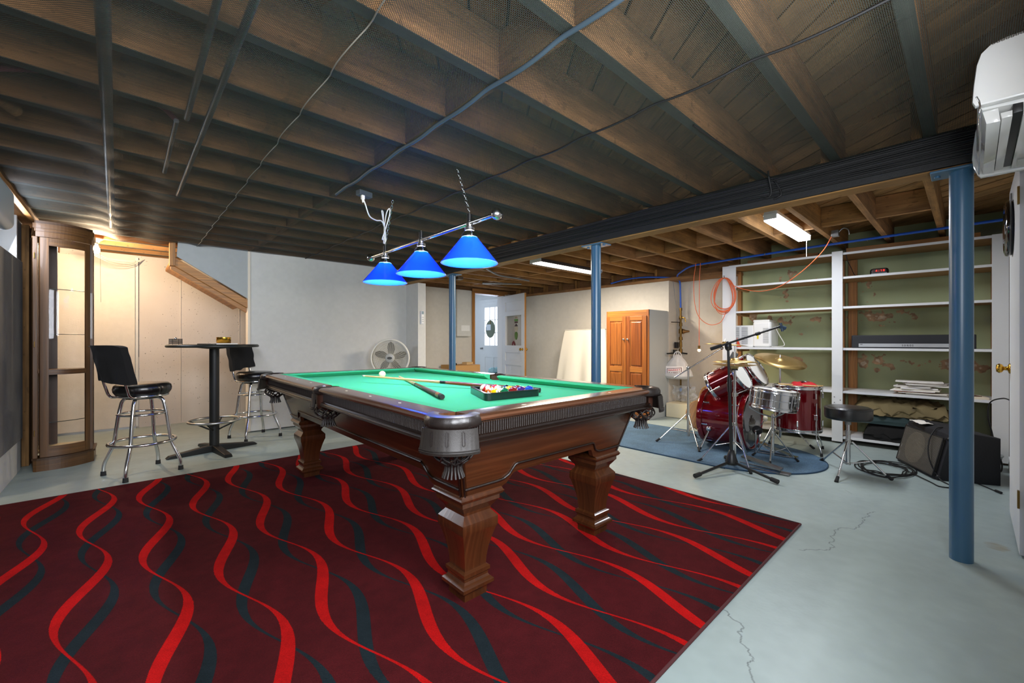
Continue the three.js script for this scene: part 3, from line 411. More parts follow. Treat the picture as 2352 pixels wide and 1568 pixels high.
    const straps = []; for (let i = 0; i < 9; i++) { const a = i / 9 * Math.PI * 2; for (const s of [-1, 1]) { const pts = []; for (let k = 0; k <= 6; k++) { const t = k / 6, rad = 0.066 + 0.010 * Math.sin(Math.PI * Math.min(1, t * 1.3)) - 0.036 * Math.pow(t, 3), b = a + s * 0.36 * Math.sin(t * Math.PI * 1.5); pts.push([rad * Math.sin(b), 0.715 - 0.068 * t + D, rad * Math.cos(b)]); } straps.push(tube(pts, 0.0042, 12, 5)); } } part('basket', straps, M.leather, cap, 'laced leather strap basket');
    const fr2 = []; for (let i = 0; i < 16; i++) { const a = i / 16 * Math.PI * 2; fr2.push(tube([[0.030 * Math.sin(a), 0.655 + D, 0.030 * Math.cos(a)], [0.029 * Math.sin(a), 0.632 + D, 0.029 * Math.cos(a)], [0.040 * Math.sin(a), 0.602 + D, 0.040 * Math.cos(a)]], 0.0048, 6, 5)); } part('fringe', fr2, M.leather, cap, 'leather fringe');
  };
  for (const sx of [-1, 1]) for (const sz of [-1, 1]) pocket(sx * (A - 0.088), sz * (B - 0.088), Math.atan2(sx, sz), true);
  for (const sx of [-1, 1]) pocket(sx * (A - 0.075), 0, sx * Math.PI / 2, false);
}
// balls, rack and cues
const ballM = (base, stripe, n) => phy(0xffffff, 0.08, 0, { clearcoat: 0.8, clearcoatRoughness: 0.04, map: print(128, 64, (g, w, h) => { g.fillStyle = stripe ? '#efe6cc' : base; g.fillRect(0, 0, w, h); if (stripe) { g.fillStyle = base; g.fillRect(0, h * 0.27, w, h * 0.46); } for (const x of [w * 0.25, w * 0.75]) { g.fillStyle = '#f2ead6'; g.beginPath(); g.ellipse(x, h / 2, 9, 9, 0, 0, 7); g.fill(); g.fillStyle = '#111'; g.font = 'bold 12px sans-serif'; g.textAlign = 'center'; g.textBaseline = 'middle'; g.fillText(String(n), x, h / 2); } }) });
const ballG = new THREE.SphereGeometry(0.0286, 32, 20);
single('cue_ball', 'ivory white cue ball lying by the cue tips', 'billiard ball', ballG, phy(0xf0e4bd, 0.12, 0, { clearcoat: 0.6 }), [1.576, TB + 0.0286, -3.35]);
{
  const hues = ['#e8b010', '#1a3f9c', '#c01f1c', '#3b1d5e', '#e2661c', '#0f5a3a', '#6d1a1a', '#141414'], hn = ['yellow', 'blue', 'red', 'purple', 'orange', 'green', 'maroon', 'black'];
  const order = [9, 6, 7, 4, 2, 13, 14, 1, 15, 5, 12, 8, 11, 3, 10];   // rows parallel to the near side of the rack
  const ax = V(1, 0, 0.1).normalize(), bxv = V(Math.cos(1.147), 0, -Math.sin(1.147)), o = V(1.353, 0, -1.667), d = 0.0575; let i = 0;
  const start = o.clone().addScaledVector(ax, 0.062).addScaledVector(bxv, 0.042);
  for (let r = 0; r < 5; r++) for (let c = 0; c < 5 - r; c++) { const n = order[i++], s = n > 8, h = (n - 1) % 8; const p = start.clone().addScaledVector(ax, c * d).addScaledVector(bxv, r * d); const m = single('billiard_ball', `${hn[h]} ${s ? 'striped' : 'solid'} billiard ball in the black rack`, 'billiard ball', ballG, ballM(hues[h], s, n), [p.x, TB + 0.0286, p.z], 0, 'balls in the rack'); m.rotation.set(rr(0, 6), rr(0, 6), rr(0, 6)); }
  const c0 = o.clone().addScaledVector(ax, 0.178).addScaledVector(bxv, 0); // triangular frame
  const A2 = o.clone().addScaledVector(ax, -0.012), B2 = A2.clone().addScaledVector(ax, 0.375), C2 = A2.clone().addScaledVector(bxv, 0.375); const cen = A2.clone().add(B2).add(C2).divideScalar(3);
  const tri = (s, r) => { const q = [A2, B2, C2].map(v => v.clone().sub(cen).multiplyScalar(s)); const sh = new THREE.Path(); for (let k = 0; k < 3; k++) { const p = q[k], pv = q[(k + 2) % 3], nx = q[(k + 1) % 3]; const a = p.clone().lerp(pv, r), b = p.clone().lerp(nx, r); if (k) sh.lineTo(a.x, -a.z); else sh.moveTo(a.x, -a.z); sh.quadraticCurveTo(p.x, -p.z, b.x, -b.z); } return sh; };
  const outer = new THREE.Shape(tri(1, 0.11).getPoints(8)); outer.holes.push(tri(0.91, 0.1)); const g = new THREE.ExtrudeGeometry(outer, { depth: 0.034, bevelEnabled: true, bevelSize: 0.003, bevelThickness: 0.003, bevelSegments: 2 }); g.rotateX(-Math.PI / 2); g.translate(0, 0.003, 0);
  single('ball_rack', 'black plastic triangle rack holding the balls', 'rack', g, phy(0x0c1414, 0.3, 0, { clearcoat: 0.4 }), [cen.x, TB, cen.z]);
}
function cue(label, a, b, wrap) {                                      // tip at a, butt end at b
  const t = thing('cue_stick', label, 'cue', [b[0], b[1], b[2]], 0, 'cues on the table'); const A = V(a[0] - b[0], a[1] - b[1], a[2] - b[2]); const P = s => A.clone().multiplyScalar(1 - s), R = s => 0.0062 + 0.0086 * s;
  const seg = (n, s0, s1, m, l) => part(n, uvBox(rod(P(s0), P(s1), R(s0), R(s1), 16)), m, t, l);
  seg('tip', 0, 0.006, M.greyPlastic); seg('ferrule', 0.006, 0.02, M.pearl); seg('shaft', 0.02, 0.50, wood(0xe8cf96, 0.3), 'pale maple shaft'); seg('joint_collar', 0.50, 0.53, M.blackPlastic); seg('collar_ring', 0.494, 0.50, M.chrome); seg('forearm', 0.53, 0.68, wood(wrap ? 0x7c3f1c : 0x5a3522, 0.25)); seg('handle', 0.68, 0.93, wrap ? wood(0x6a3518, 0.3) : std(0x4d3a2c, 0.8, 0, { bumpMap: weaveBump, bumpScale: 0.0008 }), wrap ? undefined : 'wrapped grip'); seg('butt_sleeve', 0.93, 0.975, wood(0xa8642e, 0.3)); seg('butt_ring', 0.97, 0.978, M.chrome); part('bumper', rod(P(0.978), P(1.006), 0.0148, 0.0135, 16), M.rubber, t);
}
cue('pool cue with reddish butt reaching behind the ball rack', [1.29, 0.843, -3.07], [1.80, 0.811, -1.735], true);
cue('pool cue with wrapped dark grip pointing away from the near corner', [1.69, 0.803, -3.27], [1.21, 0.811, -1.87], false);
// ---------------------------------------------------------------- three-shade lamp over the table
{
  const X0 = 1.5, bar = 1.805, t = thing('billiard_lamp', 'chrome bar lamp with three blue cone shades hanging over the pool table', 'lamp', [X0, 0, -2.585]);
  part('bar', rod([0, bar, 0.80], [0, bar, -0.80], 0.0125, 0.0125, 18), M.chrome, t);
  for (const s of [-1, 1]) { const g = lathe([[0, 0], [0.02, 0.004], [0.031, 0.018], [0.034, 0.03], [0.028, 0.046], [0.014, 0.056], [0.012, 0.06]], 28); g.rotateX(-s * Math.PI / 2); g.translate(0, bar, s * 0.845); part('end_knob', g, M.chrome, t); }
  const shadeM = phy(0x2a7cff, 0.22, 0, { transmission: 0.35, thickness: 0, side: THREE.DoubleSide, clearcoat: 0.5 });
  for (const z of [0.565, 0.005, -0.55]) {
    const sh = part('shade', lathe([[0.044, 1.722], [0.05, 1.716], [0.168, 1.572], [0.1715, 1.566], [0.1685, 1.566], [0.165, 1.571], [0.047, 1.712], [0.044, 1.716]], 56), shadeM, t, 'translucent blue cone shade'); sh.position.z = z;
    part('cap', lathe([[0.047, 1.722], [0.046, 1.735], [0.036, 1.752], [0.026, 1.758]], 28), M.chrome, sh); const beads = [ring(0.024, 0.006, 0, 1.765, 0, 24, 8), ring(0.024, 0.006, 0, 1.777, 0, 24, 8)]; part('beaded_collar', [...beads, cyl(0.02, 0.02, 0.06, 0, 1.745, 0, 20)], M.chromeDull, sh); part('bar_clamp', cyl(0.017, 0.017, 0.04, 0, bar - 0.025, 0, 20), M.chrome, sh); part('top_post', [cyl(0.015, 0.015, 0.032, 0, bar + 0.018, 0, 20), cyl(0.017, 0.017, 0.004, 0, bar + 0.013, 0, 20), cyl(0.017, 0.017, 0.004, 0, bar + 0.049, 0, 20)], M.blackPlastic, sh, 'black socket post'); part('finial', cyl(0.005, 0.005, 0.014, 0, bar + 0.053, 0, 10), M.chrome, sh);
    const b = new THREE.SphereGeometry(0.024, 20, 14); b.translate(0, 1.685, 0); part('bulb', b, new THREE.MeshStandardMaterial({ color: 0xffffff, emissive: 0xffffff, emissiveIntensity: 2 }), sh, 'lit bulb');
    const l = new THREE.PointLight(0xfffaf0, LIGHT.shade, 0, 2); l.position.set(X0, 1.685, -2.585 + z); l.castShadow = true; l.shadow.radius = 1.4; scene.add(l);
  }
  const chain = (a, b) => { const A = V(...a), B = V(...b), n = Math.round(A.distanceTo(B) / 0.021), o = [], q = new THREE.Quaternion().setFromUnitVectors(V(0, 1, 0), B.clone().sub(A).normalize()); for (let i = 0; i < n; i++) { const g = new THREE.TorusGeometry(0.0075, 0.0016, 6, 12); g.scale(1, 1.6, 1); if (i % 2) g.rotateY(Math.PI / 2); g.applyQuaternion(q); const p = A.clone().lerp(B, (i + 0.5) / n); g.translate(p.x, p.y, p.z); o.push(g); } return o; };
  const toL = p => [p[0] - X0, p[1], p[2] + 2.585];
  part('chain', chain(toL([1.456, 2.14, -2.085]), toL([1.5, 1.87, -2.02])), M.chrome, t, 'thin chrome hanging chain'); part('chain', chain(toL([1.449, 2.15, -2.904]), toL([1.5, 1.87, -3.135])), M.chrome, t, 'thin chrome hanging chain');
  single('lamp_cord', 'white lamp cord bundled into loops and plugged into the ceiling box', 'cord', [tube([[1.175, 2.085, -2.80], [1.20, 2.04, -2.81], [1.25, 1.985, -2.86], [1.33, 1.985, -2.93], [1.39, 2.0, -2.97], [1.435, 1.98, -3.02], [1.47, 1.93, -3.07], [1.49, 1.87, -3.12]], 0.0045, 60, 7), tube([[1.43, 1.985, -3.02], [1.40, 2.06, -2.96], [1.37, 2.06, -2.92], [1.39, 2.03, -2.95], [1.45, 1.95, -3.04], [1.46, 1.90, -3.08], [1.44, 1.89, -3.06], [1.44, 1.94, -3.02], [1.445, 2.05, -2.95], [1.43, 2.09, -2.92], [1.415, 2.05, -2.94], [1.45, 1.95, -3.05], [1.49, 1.90, -3.10], [1.47, 1.87, -3.10], [1.45, 1.95, -3.03]], 0.004, 120, 6)], M.whiteCord);
  const ob = thing('outlet_box', 'dark grey ceiling outlet box with a white plug hanging from the netting', 'outlet', [1.20, 2.10, -2.83], 0.2); part('box', box(0.10, 0.036, 0.05, 0, 0, 0, 0.004), std(0x3b4246, 0.5), ob); part('plug', [box(0.022, 0.03, 0.02, -0.025, -0.03, 0.02, 0.004), cyl(0.004, 0.008, 0.02, -0.025, -0.05, 0.02, 10)], M.whiteCord, ob, 'white plug');
}
// ---------------------------------------------------------------- glass display cabinet in the left corner
{
  const t = thing('curio_cabinet', 'tall wooden curio cabinet with bowed glass door in the left corner', 'display cabinet', [-0.44, 0, -5.60]);
  // plan: flat left side, bowed front from front-left to right; local coordinates
  const FLx = -0.145, FLz = 0.275, FRx = 0.185, FRz = 0.14, BLx = -0.205, BLz = -0.16, BRx = 0.185, BRz = -0.16;
  const bow = (s, o = 0) => { const dx = FRx - FLx, dz = FRz - FLz, L = Math.hypot(dx, dz), nx = -dz / L, nz = dx / L, b = 0.052 * (1 - Math.pow(2 * s - 1, 2)) + o; return [FLx + dx * s + nx * b, FLz + dz * s + nz * b]; };
  const plan = (o, s0 = 0, s1 = 1) => { const q = []; for (let i = 0; i <= 16; i++) q.push(bow(s0 + (s1 - s0) * i / 16, o)); return q; };
  const slab = (o, y0, y1, m, n, lab) => { const pl = plan(o); const pts = [[BLx - o, BLz], [FLx - o, FLz + o * 0.3], ...pl, [FRx + o, FRz + o * 0.3], [BRx + o, BRz]]; const g = ext(pts.map(p => [p[0], -p[1]]), y1 - y0); g.rotateX(-Math.PI / 2); g.translate(0, y0, 0); return part(n, uvBox(g, 'x'), m, t, lab); };
  slab(0.014, 0, 0.095, M.oak, 'plinth'); slab(0.022, 0.095, 0.112, M.oakDark, 'plinth_moulding'); slab(-0.012, 0.135, 0.15, std(0xb8a988, 0.3), 'bottom_shelf');
  slab(0.0, 1.99, 2.035, M.oak, 'frieze'); slab(0.008, 2.035, 2.06, M.oak, 'cornice'); slab(0.016, 2.06, 2.10, M.oak, 'cornice_top'); slab(0.006, 2.10, 2.125, M.oakDark, 'crown');
  const curved = (o0, o1, s0, s1, y0, y1) => { const a = plan(o0, s0, s1), b = plan(o1, s0, s1).reverse(); const g = ext([...a, ...b].map(p => [p[0], -p[1]]), y1 - y0); g.rotateX(-Math.PI / 2); g.translate(0, y0, 0); return uvBox(g); };
  const door = part('door', [curved(-0.014, 0.006, 0.06, 0.19, 0.115, 1.985), curved(-0.014, 0.006, 0.85, 0.95, 0.115, 1.985), curved(-0.013, 0.005, 0.19, 0.85, 0.115, 0.20), curved(-0.013, 0.005, 0.19, 0.85, 1.92, 1.985)], M.oak, t, 'bowed wooden door frame');
  part('door_rail', curved(-0.016, 0.008, 0.18, 0.86, 0.815, 0.858), M.oak, door); part('glass_pane', curved(-0.003, 0.0, 0.19, 0.85, 0.20, 1.92), M.glass, door, 'bowed glass');
  part('corner_post', bx(FLx - 0.018, FLx + 0.012, 0.11, 1.99, FLz - 0.045, FLz + 0.002, 0.004), M.oak, t); part('corner_post', bx(FRx - 0.016, FRx + 0.008, 0.11, 1.99, FRz - 0.03, FRz + 0.004, 0.004), M.oak, t);
  { const g = ext([[BLx, -BLz], [FLx, -FLz + 0.04], [FLx - 0.0, -FLz + 0.02], [FLx - 0.02, -FLz + 0.02], [BLx - 0.02, -BLz]], 1.88); g.rotateX(-Math.PI / 2); g.translate(0, 0.11, 0); part('side_panel', uvBox(g, 'y'), M.oak, t); }
  part('side_glass', bx(FRx - 0.004, FRx, 0.15, 1.96, BRz + 0.03, FRz - 0.03), M.glass, t); part('back_stile', bx(BRx - 0.03, BRx + 0.002, 0.11, 1.99, BRz, BRz + 0.03, 0.003), M.oakDark, t);
  part('back_panel', bx(BLx, BLx + 0.15, 0.11, 1.99, BLz, BLz + 0.015), M.oakDark, t); part('back_glass', bx(BLx + 0.15, BRx - 0.03, 0.15, 1.96, BLz + 0.004, BLz + 0.008), M.glass, t);
  for (const y of [0.40, 1.16, 1.55]) { const pl = plan(-0.028, 0.05, 0.95); const g = ext([[BLx + 0.02, BLz + 0.02], [FLx + 0.01, FLz - 0.04], ...pl, [BRx - 0.01, BRz + 0.02]].map(p => [p[0], -p[1]]), 0.006); g.rotateX(-Math.PI / 2); g.translate(0, y, 0); const gs = part('glass_shelf', g, M.glass, t, 'glass shelf'); part('shelf_edge', tube(plan(-0.027, 0.08, 0.93).map(q => [q[0], y + 0.003, q[1]]), 0.0032, 40, 5), std(0x1d2a22, 0.3), gs, 'dark green glass edge'); }
  { const pl = plan(-0.02, 0.05, 0.95); const g = ext([[BLx + 0.02, BLz + 0.02], [FLx + 0.01, FLz - 0.04], ...pl, [BRx - 0.01, BRz + 0.02]].map(p => [p[0], -p[1]]), 0.02); g.rotateX(-Math.PI / 2); g.translate(0, 0.83, 0); part('wooden_shelf', uvBox(g), M.oak, t); }
  for (const [x, z] of [[-0.04, 0.16], [0.02, 0.03]]) part('downlight', cyl(0.035, 0.035, 0.02, x, 1.965, z, 20), M.blackPlastic, t, 'black puck light');
  for (const y of [0.3, 1.05, 1.8]) part('hinge', box(0.006, 0.05, 0.018, FLx - 0.006, y, FLz + 0.004, 0.002), M.brassOld, t);
  const kp = bow(0.9, 0.012); part('key', [rod([kp[0], 1.055, kp[1]], [kp[0] + 0.02, 1.055, kp[1] + 0.012], 0.003), (() => { const g = new THREE.TorusGeometry(0.009, 0.002, 6, 16); g.translate(kp[0] + 0.028, 1.055, kp[1] + 0.016); return g; })()], M.steel, t, 'key left in the lock');
}
// bare bulb on a porcelain holder
{
  const t = thing('bulb_holder', 'bare lit bulb in a white porcelain holder on the joists behind the glass cabinet', 'lamp', [-0.26, 0, -6.30]); const y = CY(-6.3) - 0.004;
  part('porcelain_base', lathe([[0, y], [0.052, y], [0.05, y - 0.014], [0.03, y - 0.026], [0.022, y - 0.045], [0, y - 0.045]], 28), M.whitePlastic, t, 'white porcelain base'); part('screw_collar', cyl(0.014, 0.014, 0.02, 0, y - 0.062, 0, 16), M.chromeDull, t);
  part('bulb', lathe([[0, y - 0.165], [0.015, y - 0.163], [0.026, y - 0.15], [0.03, y - 0.132], [0.026, y - 0.11], [0.016, y - 0.085], [0.013, y - 0.06]], 24), new THREE.MeshStandardMaterial({ color: 0xffffff, emissive: 0xffe2b8, emissiveIntensity: 20 }), t, 'glowing bulb'); part('pull_cord', rod([0.03, y - 0.03, 0.03], [0.035, 1.52, 0.03], 0.0012, 0.0012, 5), std(0x6a5a40, 0.8), t);
  const l = new THREE.PointLight(0xffe0b8, LIGHT.bulb, 0, 2); l.position.set(-0.26, y - 0.125, -6.30); l.castShadow = true; l.shadow.radius = 1.5; scene.add(l);
  const wires = []; for (let i = 0; i < 3; i++) single('sagging_wire', ['top sagging cream wire strung from the bulb to the wall top', 'middle sagging cream wire strung from the bulb to the wall top', 'lowest sagging cream wire strung from the bulb to the wall top'][i], 'wire', tube([[-0.34, 2.12 - i * 0.015, -6.6], [-0.15, 2.07 - i * 0.02, -6.9], [0.02, 2.09 - i * 0.018, -7.08], [0.12, 2.15, -7.14]], 0.0035, 30, 6), M.whiteCord, [0, 0, 0], 0, 'wires by the bulb');
}
// ---------------------------------------------------------------- bar table
{
  const t = thing('bar_table', 'tall round pub table with black pedestal and foot ring by the concrete wall', 'table', [0.63, 0, -5.12], 0.18);
  part('table_top', lathe([[0, 1.042], [0.375, 1.042], [0.382, 1.046], [0.385, 1.055], [0.380, 1.066], [0.372, 1.070], [0, 1.070]], 64), M.tableEdge, t, 'dark rounded edge'); part('laminate', cyl(0.371, 0.371, 0.002, 0, 1.0695, 0, 64), M.tableTop, t, 'speckled laminate surface'); part('mounting_plate', lathe([[0, 1.02], [0.09, 1.03], [0.17, 1.042]], 32), M.ironBlack, t);
  part('pedestal', cyl(0.042, 0.042, 1.0, 0, 0.03, 0, 32), M.ironBlack, t); part('foot_ring', ring(0.212, 0.0125, 0, 0.31, 0, 64, 10), M.chromeDull, t, 'chrome foot ring');
  for (let i = 0; i < 4; i++) { const a = i * Math.PI / 2 + 0.6; part('ring_strut', rod([0.04 * Math.cos(a), 0.22, 0.04 * Math.sin(a)], [0.205 * Math.cos(a), 0.305, 0.205 * Math.sin(a)], 0.008), M.ironBlack, t); }
  for (let i = 0; i < 4; i++) { const a = i * Math.PI / 2; const g = ext([[0.03, 0.008], [0.37, 0], [0.378, 0.008], [0.36, 0.022], [0.06, 0.06], [0.03, 0.062]], 0.05, 0.006); g.translate(0, 0, -0.025); g.rotateY(a); part('base_foot', g, M.ironBlack, t); }
}
// things on the bar table
{
  const y = 1.0716; const c = thing('coaster_caddy', 'stack of black coasters in a wire caddy on the bar table', 'coasters', [0.33, y, -5.17]);
  for (let i = 0; i < 5; i++) part('coaster', lathe([[0, 0.006 + i * 0.010], [0.052, 0.006 + i * 0.010], [0.052, 0.0135 + i * 0.010], [0, 0.0135 + i * 0.010]], 28), M.blackMatte, c);
  for (let i = 0; i < 4; i++) { const a = i * Math.PI / 2 + 0.5; part('wire_post', rod([0.055 * Math.cos(a), 0, 0.055 * Math.sin(a)], [0.055 * Math.cos(a), 0.055, 0.055 * Math.sin(a)], 0.002), M.ironBlack, c); } part('knob', new THREE.SphereGeometry(0.011, 12, 8).translate(0, 0.058, 0), M.chrome, c);
  single('brass_tin', 'round brass tin on the bar table', 'tin', lathe([[0, 0.012], [0.062, 0.012], [0.062, 0.070], [0.060, 0.072], [0.058, 0.070], [0.058, 0.018], [0, 0.018]], 40), M.brass, [0.70, y, -5.06]);
  single('booklet', 'flat white booklet under the brass tin', 'booklet', box(0.20, 0.011, 0.14, 0, 0, 0, 0.002), M.paper, [0.70, y, -5.03], 0.1);
  const ph = thing('mobile_phone', 'black phone lying beside the white booklet', 'phone', [0.55, y, -4.95], 0.7); part('case', box(0.07, 0.008, 0.145, 0, 0, 0, 0.003), M.blackPlastic, ph); part('screen', box(0.062, 0.0008, 0.13, 0, 0.0078, 0), phy(0x101214, 0.05, 0, { clearcoat: 1 }), ph);
}
// ---------------------------------------------------------------- bar stools
function stool(label, pos, turn) {                                     // the back rest stands at -x, the seat faces +x
  const t = thing('bar_stool', label, 'bar stool', pos, turn, 'bar stools');
  part('seat', uvBox(warp(lathe([[0, 0.655], [0.15, 0.655], [0.172, 0.662], [0.186, 0.685], [0.190, 0.71], [0.184, 0.735], [0.165, 0.752], [0.10, 0.757], [0, 0.757]], 72), (x, y, z) => { const a = Math.atan2(z, x), r = Math.hypot(x, z), k = r > 0.168 && y < 0.74 ? 1 + 0.012 * Math.sin(a * 31) : 1; return [x * k, y, z * k]; })), M.vinyl, t, 'black vinyl seat'); part('seat_ring', ring(0.165, 0.009, 0, 0.652, 0, 48, 8), M.chrome, t); part('swivel_plate', cyl(0.11, 0.11, 0.02, 0, 0.625, 0, 24), M.ironBlack, t);
  for (let i = 0; i < 4; i++) { const a = Math.PI / 4 + i * Math.PI / 2 + 0.25, c = Math.cos(a), s = Math.sin(a); const P = (r, y) => [r * c, y, r * s]; const leg = part('leg', bent([P(0.03, 0.632), P(0.135, 0.632), P(0.165, 0.49), P(0.195, 0.25), P(0.262, 0.09), P(0.265, 0.012)], 0.0135, 10, 0.05), M.chrome, t); part('rubber_foot', cyl(0.019, 0.017, 0.035, 0.265 * c, 0, 0.265 * s, 14), M.rubber, leg, 'black rubber foot'); }
  part('foot_ring', ring(0.214, 0.0125, 0, 0.265, 0, 64, 10), M.chrome, t); part('upper_ring', ring(0.158, 0.0095, 0, 0.50, 0, 48, 8), M.chrome, t);
  for (const s of [-1, 1]) part('back_strut', bent([[0.02, 0.645, s * 0.10], [-0.175, 0.645, s * 0.105], [-0.215, 0.78, s * 0.11], [-0.235, 0.90, s * 0.11]], 0.010, 8, 0.04), M.chrome, t);
  const g = new THREE.BoxGeometry(0.07, 0.29, 0.29, 6, 16, 26); warp(g, (x, y, z) => { const b = 0.06 * Math.pow(z / 0.16, 2), edge = Math.pow(Math.abs(z) / 0.16, 6); let yy = y + 0.925 - (y > 0 ? 0.03 * edge * (y / 0.145) : 0) + (y < 0 ? 0.02 * noise.noise(z * 12, 3, pos[0]) * (-y / 0.145) + 0.025 * (z / 0.16) * (y / 0.145) : 0); const n = 0.007 * noise.noise(z * 14, y * 14, x * 9 + pos[0]); return [x * (1 - 0.4 * edge) + b - 0.265 - 0.06 * (y / 0.29) + n + (y < 0 ? 0.010 * Math.sin(z * 55) * (-y / 0.145) : 0), yy, z * (1 + 0.02 * Math.sin(y * 40))]; });
  part('back_cover', uvBox(g), M.clothBlack, t, 'black jacket pulled over the back rest');
}
stool('chrome bar stool nearest the glass cabinet with a black jacket over its back', [0.085, 0, -4.695], 0.62);
stool('chrome bar stool half hidden behind the pool table corner', [1.07, 0, -5.56], -1.05);
// ---------------------------------------------------------------- fan in front of the white wall
{
  const t = thing('floor_fan', 'white round fan with pale grille standing before the white wall', 'fan', [2.679, 0, -5.45], -0.62);
  const cy0 = 0.87, R = 0.255, cream = std(0xd6d0bd, 0.5);
  part('rim', [new THREE.TorusGeometry(R, 0.014, 10, 64).translate(0, cy0, 0), (() => { const g = new THREE.CylinderGeometry(R, R, 0.12, 64, 1, true); g.rotateX(Math.PI / 2); g.translate(0, cy0, -0.06); return g; })()], new THREE.MeshStandardMaterial({ color: 0xdedacb, roughness: 0.45, side: THREE.DoubleSide }), t, 'cream outer rim');
  const wires = []; for (let k = 1; k <= 11; k++) wires.push(new THREE.TorusGeometry(0.062 + k * 0.0165, 0.0018, 5, 56).translate(0, cy0, 0.02 - 0.0016 * k)); for (let k = 0; k < 40; k++) { const a = k / 40 * Math.PI * 2, b = a + 0.35; wires.push(rod([0.06 * Math.cos(a), cy0 + 0.06 * Math.sin(a), 0.022], [R * Math.cos(b), cy0 + R * Math.sin(b), 0.0], 0.0016, 0.0016, 4)); } const gr = part('grille', wires, cream, t, 'wire grille'); gr.userData.kind = 'stuff';
  const back = []; for (let k = 1; k <= 8; k++) back.push(new THREE.TorusGeometry(0.04 + k * 0.025, 0.0018, 5, 48).translate(0, cy0, -0.12)); const gb = part('rear_grille', back, cream, t, 'wire grille'); gb.userData.kind = 'stuff';
  part('hub_cover', (() => { const g = lathe([[0, 0.034], [0.03, 0.034], [0.055, 0.026], [0.066, 0.012], [0.066, 0]], 36); g.rotateX(Math.PI / 2); g.translate(0, cy0, 0.005); return g; })(), std(0xb8b8ae, 0.4), t); part('badge', (() => { const g = cyl(0.03, 0.03, 0.004, 0, 0, 0, 28); g.scale(1.15, 1, 0.62); g.rotateX(Math.PI / 2); g.translate(0, cy0, 0.04); return g; })(), std(0x4a4b46, 0.4), t, 'dark oval badge');
  for (let k = 0; k < 5; k++) { const s = new THREE.Shape(); s.moveTo(0.03, -0.02); s.bezierCurveTo(0.10, -0.075, 0.20, -0.07, 0.225, -0.01); s.bezierCurveTo(0.22, 0.045, 0.12, 0.045, 0.03, 0.02); const g = new THREE.ExtrudeGeometry(s, { depth: 0.003, bevelEnabled: false, curveSegments: 14 }); warp(g, (x, y, z) => [x, y, z + y * 0.45]); g.rotateZ(0.35 + k * Math.PI * 2 / 5); g.translate(0, cy0, -0.05); part('blade', g, std(0x6e6c60, 0.45), t); }
  part('motor', (() => { const g = cyl(0.055, 0.05, 0.10, 0, 0, 0, 24); g.rotateX(Math.PI / 2); g.translate(0, cy0, -0.14); return g; })(), cream, t); part('stand_pole', cyl(0.014, 0.014, 0.84, 0, 0.03, -0.14, 16), cream, t); part('stand_base', lathe([[0, 0.035], [0.05, 0.03], [0.19, 0.014], [0.20, 0], [0, 0]], 40).translate(0, 0, -0.14), cream, t);
}
// wall control and electrical panel
{ const t = thing('wall_remote', 'white remote control in a holder on the end of the wing wall', 'remote', [3.222, 1.355, -5.522]); part('holder', box(0.052, 0.20, 0.012, 0, 0, 0.006, 0.004), M.whitePlastic, t); part('body', box(0.044, 0.19, 0.014, 0, 0.012, 0.018, 0.005), M.whitePlastic, t); part('display', box(0.034, 0.045, 0.002, 0, 0.15, 0.0255), std(0x7f95a0, 0.3), t); for (let i = 0; i < 6; i++) part('button', box(0.010, 0.009, 0.003, -0.009 + 0.018 * (i % 2), 0.04 + 0.03 * Math.floor(i / 2), 0.026, 0.001), M.greyPlastic, t); }
{ const t = thing('service_panel', 'white electrical cover box high on the cream wall beside the doorway', 'electrical box', [4.70, 1.20, -6.6]); part('box', box(0.32, 0.88, 0.10, 0, 0, 0.05, 0.004), M.wallWhite, t); part('switch_plate', box(0.20, 0.11, 0.008, 0.03, 0.10, 0.104, 0.003), M.whitePlastic, t); for (let i = 0; i < 3; i++) part('switch', box(0.030, 0.062, 0.007, -0.03 + i * 0.058, 0.124, 0.110, 0.002), M.whitePlastic, t); }
// cardboard box under the panel with odds and ends on it
{ const t = thing('cardboard_box', 'brown cardboard box standing under the electrical cover box', 'box', [4.50, 0, -6.33]); part('carton', box(0.58, 0.67, 0.42, 0, 0, 0, 0.004), M.cardboard, t); part('flap', bx(-0.29, 0.0, 0.671, 0.675, -0.21, 0.21), M.cardboard, t); part('flap', bx(0.004, 0.29, 0.671, 0.675, -0.21, 0.21), M.cardboard, t);
  single('small_carton', 'small flat tan carton on top of the cardboard box', 'box', box(0.17, 0.045, 0.12, 0, 0, 0, 0.003), std(0xc7a878, 0.85), [4.62, 0.676, -6.28], 0.2); single('black_gadget', 'small black gadget on the cardboard box left of the column', 'gadget', [box(0.05, 0.035, 0.05, 0, 0, 0, 0.012), cyl(0.012, 0.008, 0.02, 0, 0.033, 0, 12)], M.blackPlastic, [4.33, 0.676, -6.26], 0.4); }
